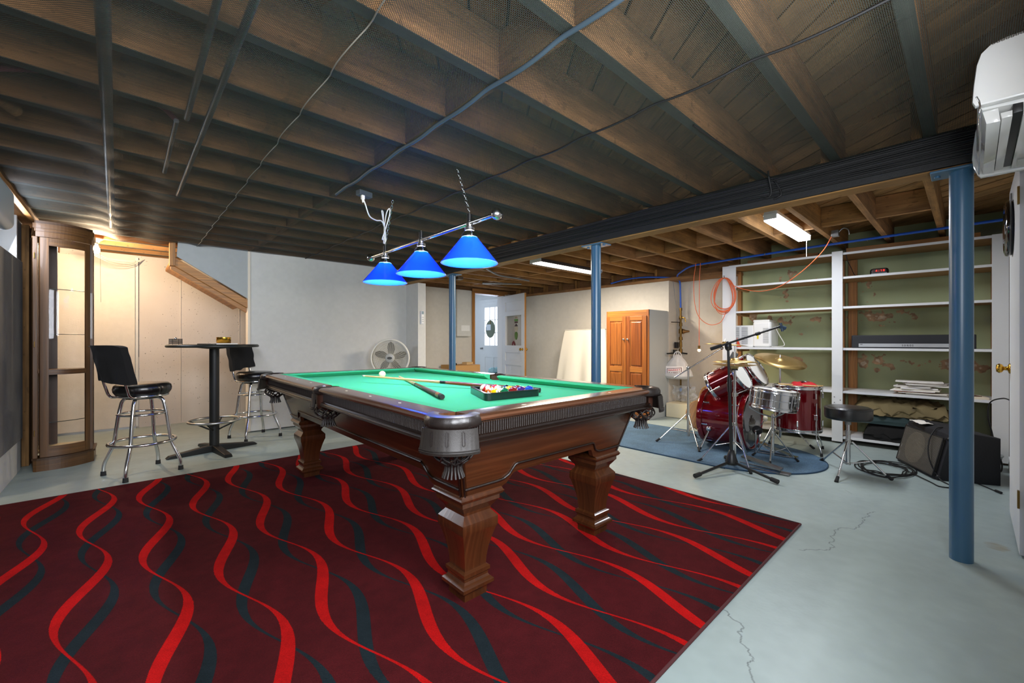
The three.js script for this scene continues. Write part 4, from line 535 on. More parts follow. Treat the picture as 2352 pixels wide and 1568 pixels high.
// ---------------------------------------------------------------- fluorescent fixtures on the far joists
function fixture(label, x0, x1, z, y, w, color, glow, power, dropped) {
  const t = thing('ceiling_fixture', label, 'light fixture', [(x0 + x1) / 2, 0, z], 0, 'fluorescent ceiling lights'); const L = x1 - x0;
  const prof = dropped ? [[-w / 2, 0.01], [-w / 2 + 0.03, 0.045], [-0.03, 0.075], [0.03, 0.075], [w / 2 - 0.03, 0.045], [w / 2, 0.01], [w / 2 - 0.006, 0.01], [0.03, 0.055], [-0.03, 0.055], [-w / 2 + 0.006, 0.01]] : [[-w / 2, 0.048], [w / 2, 0.048], [w / 2 * 0.8, 0.085], [-w / 2 * 0.8, 0.085]];
  const g = ext(prof, L); g.rotateY(Math.PI / 2); g.translate(-L / 2, y, 0); part('housing', toCreasedNormals(g, 0.4), dropped ? std(0x56575a, 0.5) : M.whitePaint, t, dropped ? 'grey reflector housing' : undefined);
  const em = new THREE.MeshStandardMaterial({ color: 0xffffff, emissive: color, emissiveIntensity: glow });
  part('diffuser', box(L - 0.02, dropped ? 0.022 : 0.045, w * (dropped ? 0.62 : 0.96), 0, y + (dropped ? 0.006 : 0.002), 0, 0.008), em, t, 'glowing white diffuser');
  part('end_cap', box(0.008, 0.05, w * 0.9, -L / 2 - 0.004, y + 0.012, 0, 0.003), M.whitePaint, t); part('end_cap', box(0.012, 0.05, w * 0.9, L / 2 + 0.004, y + 0.012, 0, 0.003), M.whitePaint, t);
  if (!dropped) part('pull_chain', rod([L / 2 - 0.02, y, 0.02], [L / 2 - 0.02, y - 0.16, 0.02], 0.002, 0.002, 5), M.whiteCord, t);
  const l = rectLight(color, power, L, w * 0.8, [(x0 + x1) / 2, y - 0.004, z], [0, -1, 0]); return t;
}
fixture('bright white strip light set between joists above the drum kit', 3.98, 5.06, -1.14, 2.115, 0.11, 0xf1f6ff, 9, LIGHT.cool, false);
fixture('warm white strip light in a grey reflector behind the middle column', 3.76, 5.02, -3.68, 2.075, 0.22, 0xfff0dc, 7, LIGHT.warm, true);
single('black_blocking', 'black painted block nailed between joists at the end of the bright strip light', 'block', bx(3.62, 3.66, 2.165, 2.34, -1.33, -1.0), M.blackPaint);
// ---------------------------------------------------------------- open panel door, glazed with paper ornaments
{
  const t = struct('door_1', null, null, 'open white panel door with a glass light and brass knob'); t.position.set(5.77, 0, -6.585);
  const W = 0.86, H = 2.03, th = 0.038; t.rotation.set(0, -Math.atan2(0.851, -0.186), 0);
  const hole = [[0.11, 0.17, W - 0.11, 0.36], [0.11, 0.44, W - 0.11, 0.63], [0.11, 0.71, W - 0.11, 0.88], [0.11, 1.02, W - 0.11, 1.62], [0.11, 1.71, W - 0.11, 1.90]];
  const g = ext(rect(0, 0.012, W, H), th, 0.002, hole.map(h => rect(...h))); g.translate(0, 0, -th / 2); part('door_frame', uvBox(g), M.whitePaint, t);
  for (const i of [0, 1, 2, 4]) { const h = hole[i]; part('door_panel', bx(h[0], h[2], h[1], h[3], -0.008, 0.008, 0), M.whitePaint, t); }
  part('glass', bx(0.11, W - 0.11, 1.02, 1.62, -0.002, 0.002), M.glass, t); part('edge', bx(W + 0.001, W + 0.004, 0.012, H, -th / 2, th / 2), M.stairWood, t, 'bare wood door edge');
  for (const s of [-1, 1]) { const k = lathe([[0.028, 0], [0.026, 0.006], [0.01, 0.01], [0.01, 0.03], [0.022, 0.038], [0.028, 0.052], [0.02, 0.066], [0, 0.07]], 24); k.rotateX(s * Math.PI / 2); k.translate(W - 0.07, 0.95, s * th / 2); part('knob', k, M.brass, t, 'brass knob'); }
  // hanging paper ornaments on the glass, on the room side
  const zz = 0.024, sh = (n, pts, m, l) => { for (const s of [1, -1]) { const q = ext(pts, 0.003); q.translate(0, 0, s > 0 ? zz - 0.02 : -zz + 0.017); part(n, q, m, t, l); } };
  const cx = 0.52; sh('ornament', circle(cx, 1.14, 0.052, 20).map(p => [p[0] - 0.0, p[1] + (p[1] < 1.14 ? (p[1] - 1.14) * 1.0 : 0) + 0.10]), std(0x5c7a34, 0.8), 'green leaf shaped paper'); sh('ornament', circle(cx, 1.345, 0.055, 22), std(0xbcb29a, 0.8), 'pale round paper'); sh('ornament', circle(cx, 1.345, 0.012, 12), M.blackMatte); sh('ornament', [[cx - 0.06, 1.40], [cx + 0.06, 1.40], [cx, 1.455]], std(0x4a3a34, 0.8)); sh('ornament', rect(cx - 0.052, 1.465, cx + 0.052, 1.495), std(0x4a2a22, 0.8)); sh('ornament', rect(cx - 0.06, 1.50, cx + 0.06, 1.545), std(0x5f8a3c, 0.8)); sh('ornament', [[cx - 0.04, 1.555], [cx - 0.03, 1.60], [cx - 0.005, 1.56]], std(0xa89474, 0.8)); sh('ornament', [[cx + 0.005, 1.56], [cx + 0.03, 1.60], [cx + 0.045, 1.555]], std(0xa89474, 0.8)); sh('ornament', [[cx - 0.16, 1.022], [cx - 0.15, 1.08], [cx - 0.10, 1.115], [cx - 0.05, 1.075], [cx - 0.03, 1.022]], std(0x6e2326, 0.8), 'dark red paper'); sh('ornament', [[cx - 0.12, 1.024], [cx - 0.10, 1.06], [cx - 0.07, 1.05], [cx - 0.065, 1.024]], std(0xd8c8b8, 0.8));
}
// glazed entry door beyond
{
  const t = struct('door_2', null, null, 'white entry door with a nine pane window'); t.position.set(6.50, 0, -8.20); t.rotation.y = -Math.PI / 2; const W = 0.84, H = 2.05;
  const m = std(0xdcdcda, 0.5); const holes = [[0.14, 0.20, 0.37, 0.72], [0.47, 0.20, 0.70, 0.72], [0.12, 1.0, W - 0.12, 1.93]]; const g = ext(rect(0.003, 0.01, W - 0.003, H), 0.045, 0.002, holes.map(h => rect(...h))); part('door_slab', g, m, t);
  for (const h of holes.slice(0, 2)) part('door_panel', bx(h[0], h[2], h[1], h[3], 0.012, 0.036), m, t);
  for (let i = 0; i < 3; i++) for (let j = 0; j < 3; j++) part('pane', bx(0.12 + 0.2 * i + 0.006, 0.12 + 0.2 * (i + 1) - 0.006, 1.0 + 0.31 * j + 0.006, 1.0 + 0.31 * (j + 1) - 0.006, 0.018, 0.022), new THREE.MeshStandardMaterial({ color: 0xffffff, roughness: 0.3, emissive: 0xf4f8ff, emissiveIntensity: 1.1 }), t, 'frosted pane bright with daylight');
  for (let i = 1; i < 3; i++) { part('muntin', bx(0.12 + 0.2 * i - 0.006, 0.12 + 0.2 * i + 0.006, 1.0, 1.93, 0.016, 0.05), M.whitePaint, t); part('muntin', bx(0.12, W - 0.12, 1.0 + 0.31 * i - 0.006, 1.0 + 0.31 * i + 0.006, 0.016, 0.05), M.whitePaint, t); }
  const k = lathe([[0.03, 0], [0.01, 0.01], [0.01, 0.03], [0.026, 0.045], [0.02, 0.065], [0, 0.068]], 22); k.rotateX(Math.PI / 2); k.translate(0.05, 0.93, 0.045); part('knob', k, M.steel, t);
  const wr = thing('door_wreath', 'round grey-green disc with a white tag hung on the entry door window', 'wreath', [6.43, 1.40, -7.82], -Math.PI / 2); const d = lathe([[0, 0.012], [0.16, 0.010], [0.175, 0], [0.16, -0.010], [0, -0.010]], 36); d.rotateX(Math.PI / 2); d.scale(1, 1.2, 1); part('disc', d, std(0x6f7766, 0.8), wr); part('tag', box(0.17, 0.14, 0.004, -0.05, -0.03, 0.016), std(0xffffff, 0.8, 0, { map: print(128, 96, (c, w, h) => { c.fillStyle = '#d8dde2'; c.fillRect(0, 0, w, h); c.fillStyle = '#5b6670'; for (let i = 0; i < 4; i++) for (let j = 0; j < 3; j++) c.fillRect(14 + i * 28, 12 + j * 28, 14, 16); }) }), wr); part('hook', box(0.02, 0.12, 0.004, 0.02, 0.10, 0.014), M.brassOld, wr);
  const b = thing('gift_bag', 'teal bag with pale top on the floor of the entry', 'bag', [6.15, 0, -7.35], -0.6); part('bag_body', warp(new THREE.BoxGeometry(0.24, 0.40, 0.12, 4, 6, 2), (x, y, z) => [x * (1 + 0.2 * (y + 0.2)), y + 0.2, z]), std(0x22505a, 0.6), b); part('tissue', blob(0.24, 0.10, 0.12, 0.03, 12, 3).translate(0, 0.40, 0), std(0x9cc4cc, 0.8), b);
}
// ---------------------------------------------------------------- cherry wardrobe with grey sides
{
  const t = thing('wardrobe', 'two-door cherry wood wardrobe with grey side panel against the far wall', 'wardrobe', [5.62, 0, -3.382], -Math.PI / 2); const W = 0.70, Dp = 0.27, H = 1.55, grey = std(0xaab0b0, 0.6);
  part('carcass', bx(-W / 2, W / 2, 0.0, H, -Dp, Dp - 0.022, 0.003), grey, t, 'grey painted side panels'); const fr = [bx(-W / 2, -W / 2 + 0.02, 0, H, Dp - 0.021, Dp, 0.002, 'y'), bx(W / 2 - 0.035, W / 2, 0, H, Dp - 0.021, Dp, 0.002, 'y'), bx(-W / 2, W / 2, H - 0.085, H, Dp - 0.021, Dp - 0.001, 0.002, 'x'), bx(-W / 2, W / 2, 0, 0.07, Dp - 0.021, Dp - 0.001, 0.002, 'x')]; part('face_frame', fr[2], M.cherry3, t); part('face_stile', fr[0], M.cherry, t); part('face_stile', fr[1], M.cherry, t); part('face_rail', fr[3], M.cherry, t);
  for (const s of [-1, 1]) {
    const x0 = s < 0 ? -W / 2 + 0.012 : 0.003, x1 = s < 0 ? -0.003 : W / 2 - 0.03, f0 = Dp, f1 = Dp + 0.02; const d = part('door', bx(x0, x0 + 0.06, 0.075, 1.462, f0, f1, 0.003, 'y'), s < 0 ? M.cherry : M.cherry2, t); part('stile', bx(x1 - 0.06, x1, 0.075, 1.462, f0, f1, 0.003, 'y'), M.cherry, d);
    for (const [y0, y1] of [[0.075, 0.14], [0.66, 0.735], [1.40, 1.462]]) part('rail', bx(x0 + 0.06, x1 - 0.06, y0, y1, f0, f1, 0.003, 'x'), M.cherry3, d);
    for (const [y0, y1] of [[0.14, 0.66], [0.735, 1.40]]) { const n = 3, w = (x1 - x0 - 0.12) / n; for (let i = 0; i < n; i++) part('panel_board', bx(x0 + 0.06 + i * w, x0 + 0.06 + (i + 1) * w, y0, y1, f0, f0 + 0.010, 0, 'y'), [M.cherry, M.cherry2, M.cherry3][(i + (s > 0 ? 1 : 0) + (y0 > 0.5 ? 1 : 0)) % 3], d); const a = x0 + 0.085, b = x1 - 0.085; const rp = ext(rect(a, y0 + 0.03, b, y1 - 0.03), 0.004, 0.010); rp.translate(0, 0, f0 + 0.008); part('raised_field', uvBox(rp, 'y'), [M.cherry2, M.cherry][s < 0 ? 1 : 0], d); }
    const k = lathe([[0.009, 0], [0.006, 0.008], [0.006, 0.014], [0.014, 0.02], [0.013, 0.028], [0, 0.031]], 18); k.rotateX(Math.PI / 2); k.translate(s < 0 ? x1 - 0.03 : x0 + 0.03, 1.13, f1); part('knob', k, M.chromeDull, d, 'nickel knob');
  }
}
// white sheet draped over something against the far wall
{
  const g = new THREE.BufferGeometry(), pos = [], idx = [], NS = 90, NT = 24; const top = [[5.86, -4.69], [5.50, -4.69], [5.50, -3.87], [5.86, -3.87]], bot = [[5.86, -4.88], [5.36, -4.88], [5.36, -3.70], [5.86, -3.70]];
  const at = (q, s) => { const L = [0.36, 0.82, 0.36], T = 1.54; let d = s * T, i = 0; while (i < 2 && d > L[i]) { d -= L[i]; i++; } const k = Math.min(1, d / L[i]); return [q[i][0] + (q[i + 1][0] - q[i][0]) * k, q[i][1] + (q[i + 1][1] - q[i][1]) * k]; };
  for (let j = 0; j <= NT; j++) for (let i = 0; i <= NS; i++) { const s = i / NS, t = j / NT, a = at(top, s), b = at(bot, s), e = Math.pow(t, 0.85); const w = 0.042 * t * Math.sin(s * 38 + 1.5 * Math.sin(s * 9)) + 0.018 * t * noise.noise(s * 14, t * 2, 5); let x = a[0] + (b[0] - a[0]) * e, z = a[1] + (b[1] - a[1]) * e; const cx2 = 5.68, cz2 = -4.28, L = Math.hypot(x - cx2, z - cz2); x += (x - cx2) / L * w; z += (z - cz2) / L * w; pos.push(Math.min(x, 5.885), 1.30 - 1.285 * t - 0.012 * Math.exp(-t * 30), z); }
  for (let j = 0; j < NT; j++) for (let i = 0; i < NS; i++) { const a = j * (NS + 1) + i; idx.push(a, a + NS + 1, a + 1, a + 1, a + NS + 1, a + NS + 2); } g.setAttribute('position', new THREE.Float32BufferAttribute(pos, 3)); g.setIndex(idx); g.computeVertexNormals();
  const ds = new THREE.MeshPhysicalMaterial({ color: 0xd6cfbf, roughness: 0.9, side: THREE.DoubleSide, bumpMap: weaveBump, bumpScale: 0.0004 }); const t = thing('dust_sheet', 'white dust sheet draped over a tall object beside the wardrobe', 'sheet'); part('drape', g, ds, t); part('top_fold', warp(new THREE.BoxGeometry(0.36, 0.008, 0.82, 8, 1, 14), (x, y, z) => [5.68 + x, y + 1.295 + 0.004 * noise.noise(x * 9, z * 9, 1), -4.28 + z]), ds, t);
}
// ---------------------------------------------------------------- water pipe with valves, blue tubing, carrier bag, foam block
{
  const px = 6.06, pz = -2.915, t = thing('water_pipe', 'old brass water pipe with valves standing on the cream wall', 'pipe', [px, 0, pz]);
  part('riser', [rod([0, 0.20, 0], [0, 0.95, 0], 0.013), rod([0, 0.92, 0], [0, 1.60, 0], 0.015)], M.brassOld, t); for (const [y, r, h] of [[0.94, 0.026, 0.05], [1.02, 0.022, 0.08], [1.12, 0.028, 0.05], [1.22, 0.030, 0.07], [1.33, 0.024, 0.05], [1.43, 0.026, 0.05], [1.56, 0.022, 0.04]]) part('fitting', cyl(r, r * 0.9, h, 0, y, 0, 12), M.brassOld, t);
  part('pressure_reducer', [(() => { const g = lathe([[0, 0], [0.036, 0.004], [0.036, 0.02], [0.022, 0.05], [0.012, 0.10], [0, 0.105]], 20); g.rotateX(Math.PI / 2); g.rotateY(0.35); g.translate(0.0, 1.25, 0.02); return g; })()], std(0x7d5f3a, 0.5, 0.8), t, 'cone shaped pressure valve'); part('lever', bent([[0.0, 1.455, 0.02], [0.0, 1.455, 0.06], [0, 1.39, 0.075]], 0.006), M.brass, t); part('handle', rod([-0.02, 1.385, -0.01], [-0.17, 1.385, -0.06], 0.006), M.ironBlack, t); part('drain_cock', [rod([-0.02, 0.93, -0.01], [-0.28, 0.925, -0.07], 0.014, 0.009), rod([0, 0.93, 0.02], [0, 0.92, 0.10], 0.010), cyl(0.028, 0.028, 0.05, -0.12, 0.93, -0.03, 12)], M.ironBlack, t, 'black drain tap'); part('meter', box(0.05, 0.09, 0.05, -0.03, 1.0, -0.05, 0.005), M.blackPlastic, t);
  part('tape', cyl(0.016, 0.016, 0.05, 0, 0.36, 0, 14), std(0x1f78c8, 0.6), t, 'blue masking tape');
  const bt = thing('blue_water_tube', 'blue plastic water tube along the far joists and down to the brass pipe', 'tube'); part('main_run', bent([[5.43, 2.125, 0.19], [5.45, 2.12, -1.2], [5.56, 2.115, -2.55], [5.78, 2.05, -2.84], [5.98, 2.03, -2.91], [6.04, 1.98, -2.915], [6.06, 1.58, -2.915]], 0.0125, 10, 0.12), M.blueTube, bt); part('branch', tube([[5.98, 2.03, -2.93], [5.86, 2.055, -3.1], [5.83, 2.085, -3.4], [5.83, 2.085, -3.7], [5.83, 2.05, -3.98]], 0.0115, 40, 8), M.blueTube, bt); part('tee', [cyl(0.02, 0.02, 0.05, 5.98, 2.0, -2.915, 14), rod([5.98, 2.03, -2.95], [5.98, 2.03, -2.88], 0.018)], M.brass, bt, 'brass tee'); for (const z of [-0.7, -1.62]) part('clip', ring(0.014, 0.004, 0, 0, 0, 16, 6).rotateX(Math.PI / 2).translate(5.45 + (z < -1 ? 0.02 : 0), 2.12, z), M.steel, bt);
  single('grey_wire', 'thin grey wire running down the wall corner to the brass pipe', 'wire', tube([[6.0, 2.0, -3.0], [6.01, 1.85, -2.99], [6.03, 1.6, -2.97], [6.045, 1.4, -2.96], [6.045, 1.2, -2.955]], 0.003, 30, 5), M.greyPlastic);
  // plastic carrier bag hung on the tap
  const b = thing('carrier_bag', 'white plastic carrier bag with red printed lettering hanging on the brass pipe', 'bag', [5.93, 0.55, -2.90], -Math.PI / 2 + 0.35); b.scale.set(1.25, 1, 1.0);
  const g = new THREE.SphereGeometry(0.15, 40, 30); warp(g, (x, y, z) => { const t2 = Math.max(0, Math.min(1, (y + 0.15) / 0.3)); const w = Math.sin(Math.PI * Math.min(1, Math.max(0.0, t2 * 0.62 + 0.06))); const n = 0.010 * noise.noise(x * 22, y * 16, z * 22); const a = Math.atan2(z, x), wr = 1 + 0.07 * Math.sin(a * 9) * t2; const r = 0.165 * Math.pow(Math.max(0.02, 1 - Math.pow(t2, 1.5)), 0.8) * Math.pow(Math.min(1, t2 * 6 + 0.25), 0.5) * wr + 0.014; return [r * Math.cos(a) * 0.98 + n, t2 * 0.36, r * Math.sin(a) * 0.55 + n]; });
  const plastic = phy(0xeef0f0, 0.35, 0, { transmission: 0.35, thickness: 0, side: THREE.DoubleSide }); part('bag_body', g, plastic, b); for (const s of [-1, 1]) part('handle', tube([[s * 0.05, 0.30, 0.0], [s * 0.035, 0.37, 0.01], [s * 0.008, 0.405, 0.0], [s * -0.012, 0.38, -0.01], [s * 0.0, 0.31, -0.02]], 0.007, 24, 6), plastic, b);
  const logo = print(512, 384, (c, w, h) => { c.clearRect(0, 0, w, h); c.fillStyle = '#f2f0ee'; c.fillRect(0, 0, w, h); c.save(); c.translate(w / 2, h / 2); c.transform(1, -0.10, 0, 1, 0, 0); c.lineWidth = 18; c.strokeStyle = '#5a1218'; c.strokeRect(-210, -120, 420, 230); c.fillStyle = '#a81e26'; c.fillRect(-214, 98, 428, 46); c.fillStyle = '#c8232b'; c.font = 'bold 92px sans-serif'; c.textAlign = 'center'; c.fillText('MARKET', 0, -22); c.fillStyle = '#5a1218'; c.font = 'bold 88px serif'; c.fillText('BASKET', 0, 72); c.restore(); });
  const lg = new THREE.PlaneGeometry(0.19, 0.15, 14, 10); warp(lg, (x, y, z) => [x - 0.03, y + 0.115, 0.092 - 4.4 * Math.pow(x - 0.02, 2) * 0.5 - Math.pow(y - 0.01, 2) * 3.2]); part('printed_logo', lg, std(0xffffff, 0.5, 0, { map: logo, side: THREE.DoubleSide }), b, 'red MARKET BASKET lettering in a frame');
  const lp = ext([[5.80, 2.995], [6.18, 2.995], [6.18, 2.42], [5.84, 2.42]], 0.19, 0.008); lp.rotateX(-Math.PI / 2); single('foam_block', 'cream foam block on the floor under the brass pipe', 'foam block', uvBox(lp), M.foam, [0, 0.01, 0]);
  single('plastic_film', 'crumpled clear plastic film taped to the pipe above the foam block', 'film', (() => { const f = new THREE.PlaneGeometry(0.34, 0.30, 30, 26); warp(f, (x, y, z) => [0.06 * noise.noise(x * 16, y * 16, 2) - 0.10 * (y / 0.3), y * 0.8 + 0.34 + 0.02 * noise.noise(x * 20, y * 20, 7), x + 0.03 * noise.noise(x * 12, y * 14, 9)]); return f; })(), phy(0xf4f8fb, 0.25, 0, { transmission: 0.75, thickness: 0, side: THREE.DoubleSide }), [5.94, 0, -2.80]);
  single('tape_strip', 'strip of blue tape on the cream wall right of the brass pipe', 'tape', box(0.004, 0.045, 0.26, 0, 0, 0), std(0x1f6fc0, 0.6), [6.197, 0.36, -2.55], 0);
}
// ---------------------------------------------------------------- orange cords
{
  const loops = []; for (let i = 0; i < 7; i++) { const pts = [], w = 0.105 + 0.016 * (i % 3) + rr(-0.008, 0.012), h = 0.215 + rr(-0.02, 0.025), cx = -2.115 + rr(-0.012, 0.016), tilt = rr(-0.05, 0.05); for (let k = 0; k < 16; k++) { const a = k / 16 * Math.PI * 2; const y = Math.cos(a) * h; pts.push([5.585 - 0.006 * i - 0.008 * Math.sin(a * 2 + i), 1.905 - h + y, cx + Math.sin(a) * w * (1 - 0.22 * (y / h)) + tilt * y]); } loops.push(tube(pts, 0.0042, 96, 7, true)); }
  const t = thing('extension_cord', 'coiled orange extension cord hanging on the left shelf upright', 'cord'); for (const l of loops) part('loop', l, M.orangeCord, t); part('hook', bent([[5.625, 1.915, -2.115], [5.585, 1.915, -2.115], [5.57, 1.935, -2.115]], 0.004), M.steel, t);
  part('swag', tube([[5.575, 1.90, -2.09], [5.56, 1.80, -2.0], [5.53, 1.73, -1.85], [5.48, 1.69, -1.66], [5.40, 1.72, -1.45], [5.28, 1.84, -1.22], [5.17, 2.0, -1.02], [5.10, 2.14, -0.92]], 0.0042, 80, 7), M.orangeCord, t, 'orange cord swagging up to the joists'); part('hanging_loop', tube([[5.50, 2.13, -2.44], [5.57, 1.9, -2.50], [5.58, 1.6, -2.49], [5.58, 1.42, -2.43], [5.58, 1.32, -2.30], [5.58, 1.34, -2.17], [5.58, 1.43, -2.11], [5.58, 1.50, -2.09]], 0.0042, 80, 7), M.orangeCord, t);
  const d = thing('pendant_bulb', 'small lit bulb dangling on an orange cord in front of the cream wall', 'lamp', [5.55, 0, -2.42]); part('cord', tube([[-0.03, 2.13, 0.03], [0.0, 1.9, 0.005], [0.004, 1.5, 0.0], [0, 1.045, 0]], 0.0042, 40, 7), M.orangeCord, d); part('socket', cyl(0.013, 0.016, 0.045, 0, 1.0, 0, 14), M.brassOld, d); part('bulb', new THREE.SphereGeometry(0.02, 18, 14).translate(0, 0.985, 0), new THREE.MeshStandardMaterial({ color: 0xffffff, emissive: 0xffd28a, emissiveIntensity: 5 }), d, 'glowing bulb');
  const l = new THREE.PointLight(0xffc883, 0.25, 0, 2); l.position.set(5.55, 0.985, -2.42); l.castShadow = true; scene.add(l);
  single('junction_box', 'small grey junction box with orange wires on a joist over the shelves', 'electrical box', [box(0.06, 0.06, 0.06, 0, 0, 0, 0.004), tube([[0, 0.03, 0.02], [0, 0.07, 0.06], [0, 0.05, 0.10], [0, 0.0, 0.11]], 0.006, 20, 6)], M.steel, [5.12, 2.13, -0.90]);
}
// conduit clutter under the far joists near the doorway
single('grey_conduit', 'long grey plastic conduit wandering under the joists before the doorway', 'conduit', tube([[3.3, 2.13, -4.35], [3.7, 2.13, -4.6], [4.2, 2.12, -4.9], [4.6, 2.12, -4.95], [4.95, 2.12, -5.0]], 0.014, 50, 8), std(0x6d7276, 0.5));
single('white_cable', 'white cable looping from the beam beside the farthest column', 'cable', tube([[3.2, 2.1, -4.4], [3.3, 2.07, -4.5], [3.25, 2.03, -4.62], [3.14, 1.98, -4.6]], 0.006, 30, 6), M.whiteCord); single('metal_conduit', 'short shiny metal conduit under the joists above the doorway', 'conduit', rod([4.55, 2.12, -5.75], [5.2, 2.13, -5.45], 0.016), M.steel);
single('ceiling_junction', 'small grey ceiling junction box left of the doorway', 'electrical box', box(0.10, 0.05, 0.10, 0, 0, 0, 0.004), M.steel, [3.95, 2.10, -5.6]);
// ---------------------------------------------------------------- white shelving along the green wall
const SH = thing('shelving_unit', 'wide white shelving unit of two bays with raw wood undersides', 'shelving', [5.677, 0, -0.974], 3.3 * Math.PI / 180);
{
  const ply = wood(0xb48a55, 0.6); const up = [[-1.17, -1.015, 2.05], [-0.053, 0.041, 2.075], [1.10, 1.20, 2.06]];
  for (const [z0, z1, h] of up) { const u = part('upright', bx(-0.02, 0, 0.02, h, z0, z1, 0.002), M.whitePaint, SH); part('stud', bx(0.002, 0.09, 0.02, 2.03, (z0 + z1) / 2 - 0.02, (z0 + z1) / 2 + 0.02, 0.002), M.stud, u, 'raw wood stud'); part('stud', bx(0.40, 0.48, 0.02, 2.03, (z0 + z1) / 2 - 0.02, (z0 + z1) / 2 + 0.02, 0.002), M.stud, u, 'raw wood stud'); }
  part('back_stud', bx(0.43, 0.47, 0.02, 2.03, 0.045, 0.125, 0.002), M.stud, SH, 'raw wood stud'); for (const z of [-1.0]) { for (let i = 0; i < 5; i++) part('cleat', bx(0.05, 0.44, [0.09, 0.575, 1.035, 1.485, 1.81][i] - 0.06, [0.09, 0.575, 1.035, 1.485, 1.81][i] - 0.025, z - 0.02, z + 0.02, 0.002), ply, SH); }
  for (const [z0, z1] of [[-1.10, -0.006], [-0.004, 1.15]]) for (const y of [2.045, 1.785, 1.465, 1.018, 0.556, 0.064]) { const s = part('shelf', bx(0.004, 0.46, y - 0.009, y + 0.011, z0, z1, 0.001, 'z'), ply, SH, 'raw wood shelf board'); part('front_edge', bx(-0.006, 0.0035, y - 0.012, y + 0.012, z0, z1, 0.001), M.whitePaint, s, 'white painted front edge'); part('top_paint', bx(0.004, 0.46, y + 0.0112, y + 0.0124, z0, z1), M.whitePaint, s, 'white painted top'); }
  for (let i = 0; i < 4; i++) part('screw', cyl(0.005, 0.005, 0.003, 0, 0, 0, 8).rotateZ(Math.PI / 2).translate(-0.021, 0.50 - 0.03 * i, -0.03 + 0.05 * (i % 2)), M.steel, SH);
}
const onShelf = (x, y, z) => { const c = Math.cos(3.3 * Math.PI / 180), s = Math.sin(3.3 * Math.PI / 180); return [5.677 + x * c + z * s, y, -0.974 - x * s + z * c]; };
const ST = 3.3 * Math.PI / 180;
{ // window air conditioner on its shelf
  const t = thing('window_air_conditioner', 'white window air conditioner with louvred side on the left bay shelf', 'air conditioner', onShelf(0.24, 1.031, -0.87), ST); part('casing', box(0.36, 0.27, 0.26, 0, 0, -0.10, 0.008), M.whitePlastic, t); part('bezel', box(0.38, 0.315, 0.20, 0, 0, 0.125, 0.03), M.whitePlastic, t); part('top_cap', box(0.34, 0.03, 0.18, 0, 0.305, 0.115, 0.012), M.whitePlastic, t);
  for (let i = 0; i < 17; i++) for (const [z0, z1] of [[-0.205, -0.125], [-0.10, -0.03]]) part('louvre_slot', bx(-0.1815, -0.178, 0.04 + i * 0.0125, 0.0445 + i * 0.0125, z0, z1), std(0x55585a, 0.6), t); for (let i = 0; i < 14; i++) part('louvre_slot', bx(-0.1915, -0.188, 0.05 + i * 0.0135, 0.0545 + i * 0.0135, 0.14, 0.20), std(0x6a6d6e, 0.6), t);
  part('yellow_label', bx(-0.1925, -0.190, 0.10, 0.17, 0.075, 0.092), std(0xe0cf10, 0.5), t); part('power_cord', tube([[0.0, 0.25, 0.226], [0.0, 0.15, 0.27], [-0.03, 0.03, 0.33], [-0.1, 0.008, 0.28], [-0.15, 0.008, 0.2]], 0.005, 30, 6), M.whiteCord, t);
  single('paper_pennant', 'orange paper triangle on the left bay shelf beside the air conditioner', 'paper', ext([[0, 0], [0.05, 0], [0.0, 0.12]], 0.002).rotateY(-Math.PI / 2), std(0xe0502a, 0.7), onShelf(0.012, 1.031, -1.01), ST); }
{ // clock radio
  const t = thing('clock_radio', 'black clock radio with red glowing digits on the right bay second shelf', 'clock', onShelf(0.13, 1.798, 0.33), ST); const g = new RoundedBoxGeometry(0.09, 0.07, 0.15, 4, 0.028); g.translate(0, 0.035, 0); part('case', g, M.blackPlastic, t); part('chin', box(0.06, 0.02, 0.13, -0.02, 0, 0, 0.008), M.greyPlastic, t);
  const dt = print(256, 96, (c, w, h) => { c.fillStyle = '#1a0000'; c.fillRect(0, 0, w, h); c.fillStyle = '#ff2a1a'; c.font = 'bold 78px monospace'; c.textAlign = 'center'; c.textBaseline = 'middle'; c.fillText('4:18', w / 2 + 20, h / 2 + 4); }); const p = new THREE.PlaneGeometry(0.105, 0.032); p.rotateY(-Math.PI / 2); p.translate(-0.0462, 0.043, 0); part('display', p, new THREE.MeshStandardMaterial({ color: 0x220000, emissive: 0xffffff, emissiveMap: dt, emissiveIntensity: 1.2, roughness: 0.3 }), t, 'glowing red digits');
  single('thin_cable', 'thin black cable dropping behind the clock radio from the joists', 'cable', tube([onShelf(0.02, 2.14, 0.06), onShelf(0.03, 2.0, 0.07), onShelf(0.10, 1.90, 0.10), onShelf(0.2, 1.82, 0.13), onShelf(0.25, 1.80, 0.2), onShelf(0.2, 1.802, 0.30)], 0.0035, 40, 6), M.blackCord); }
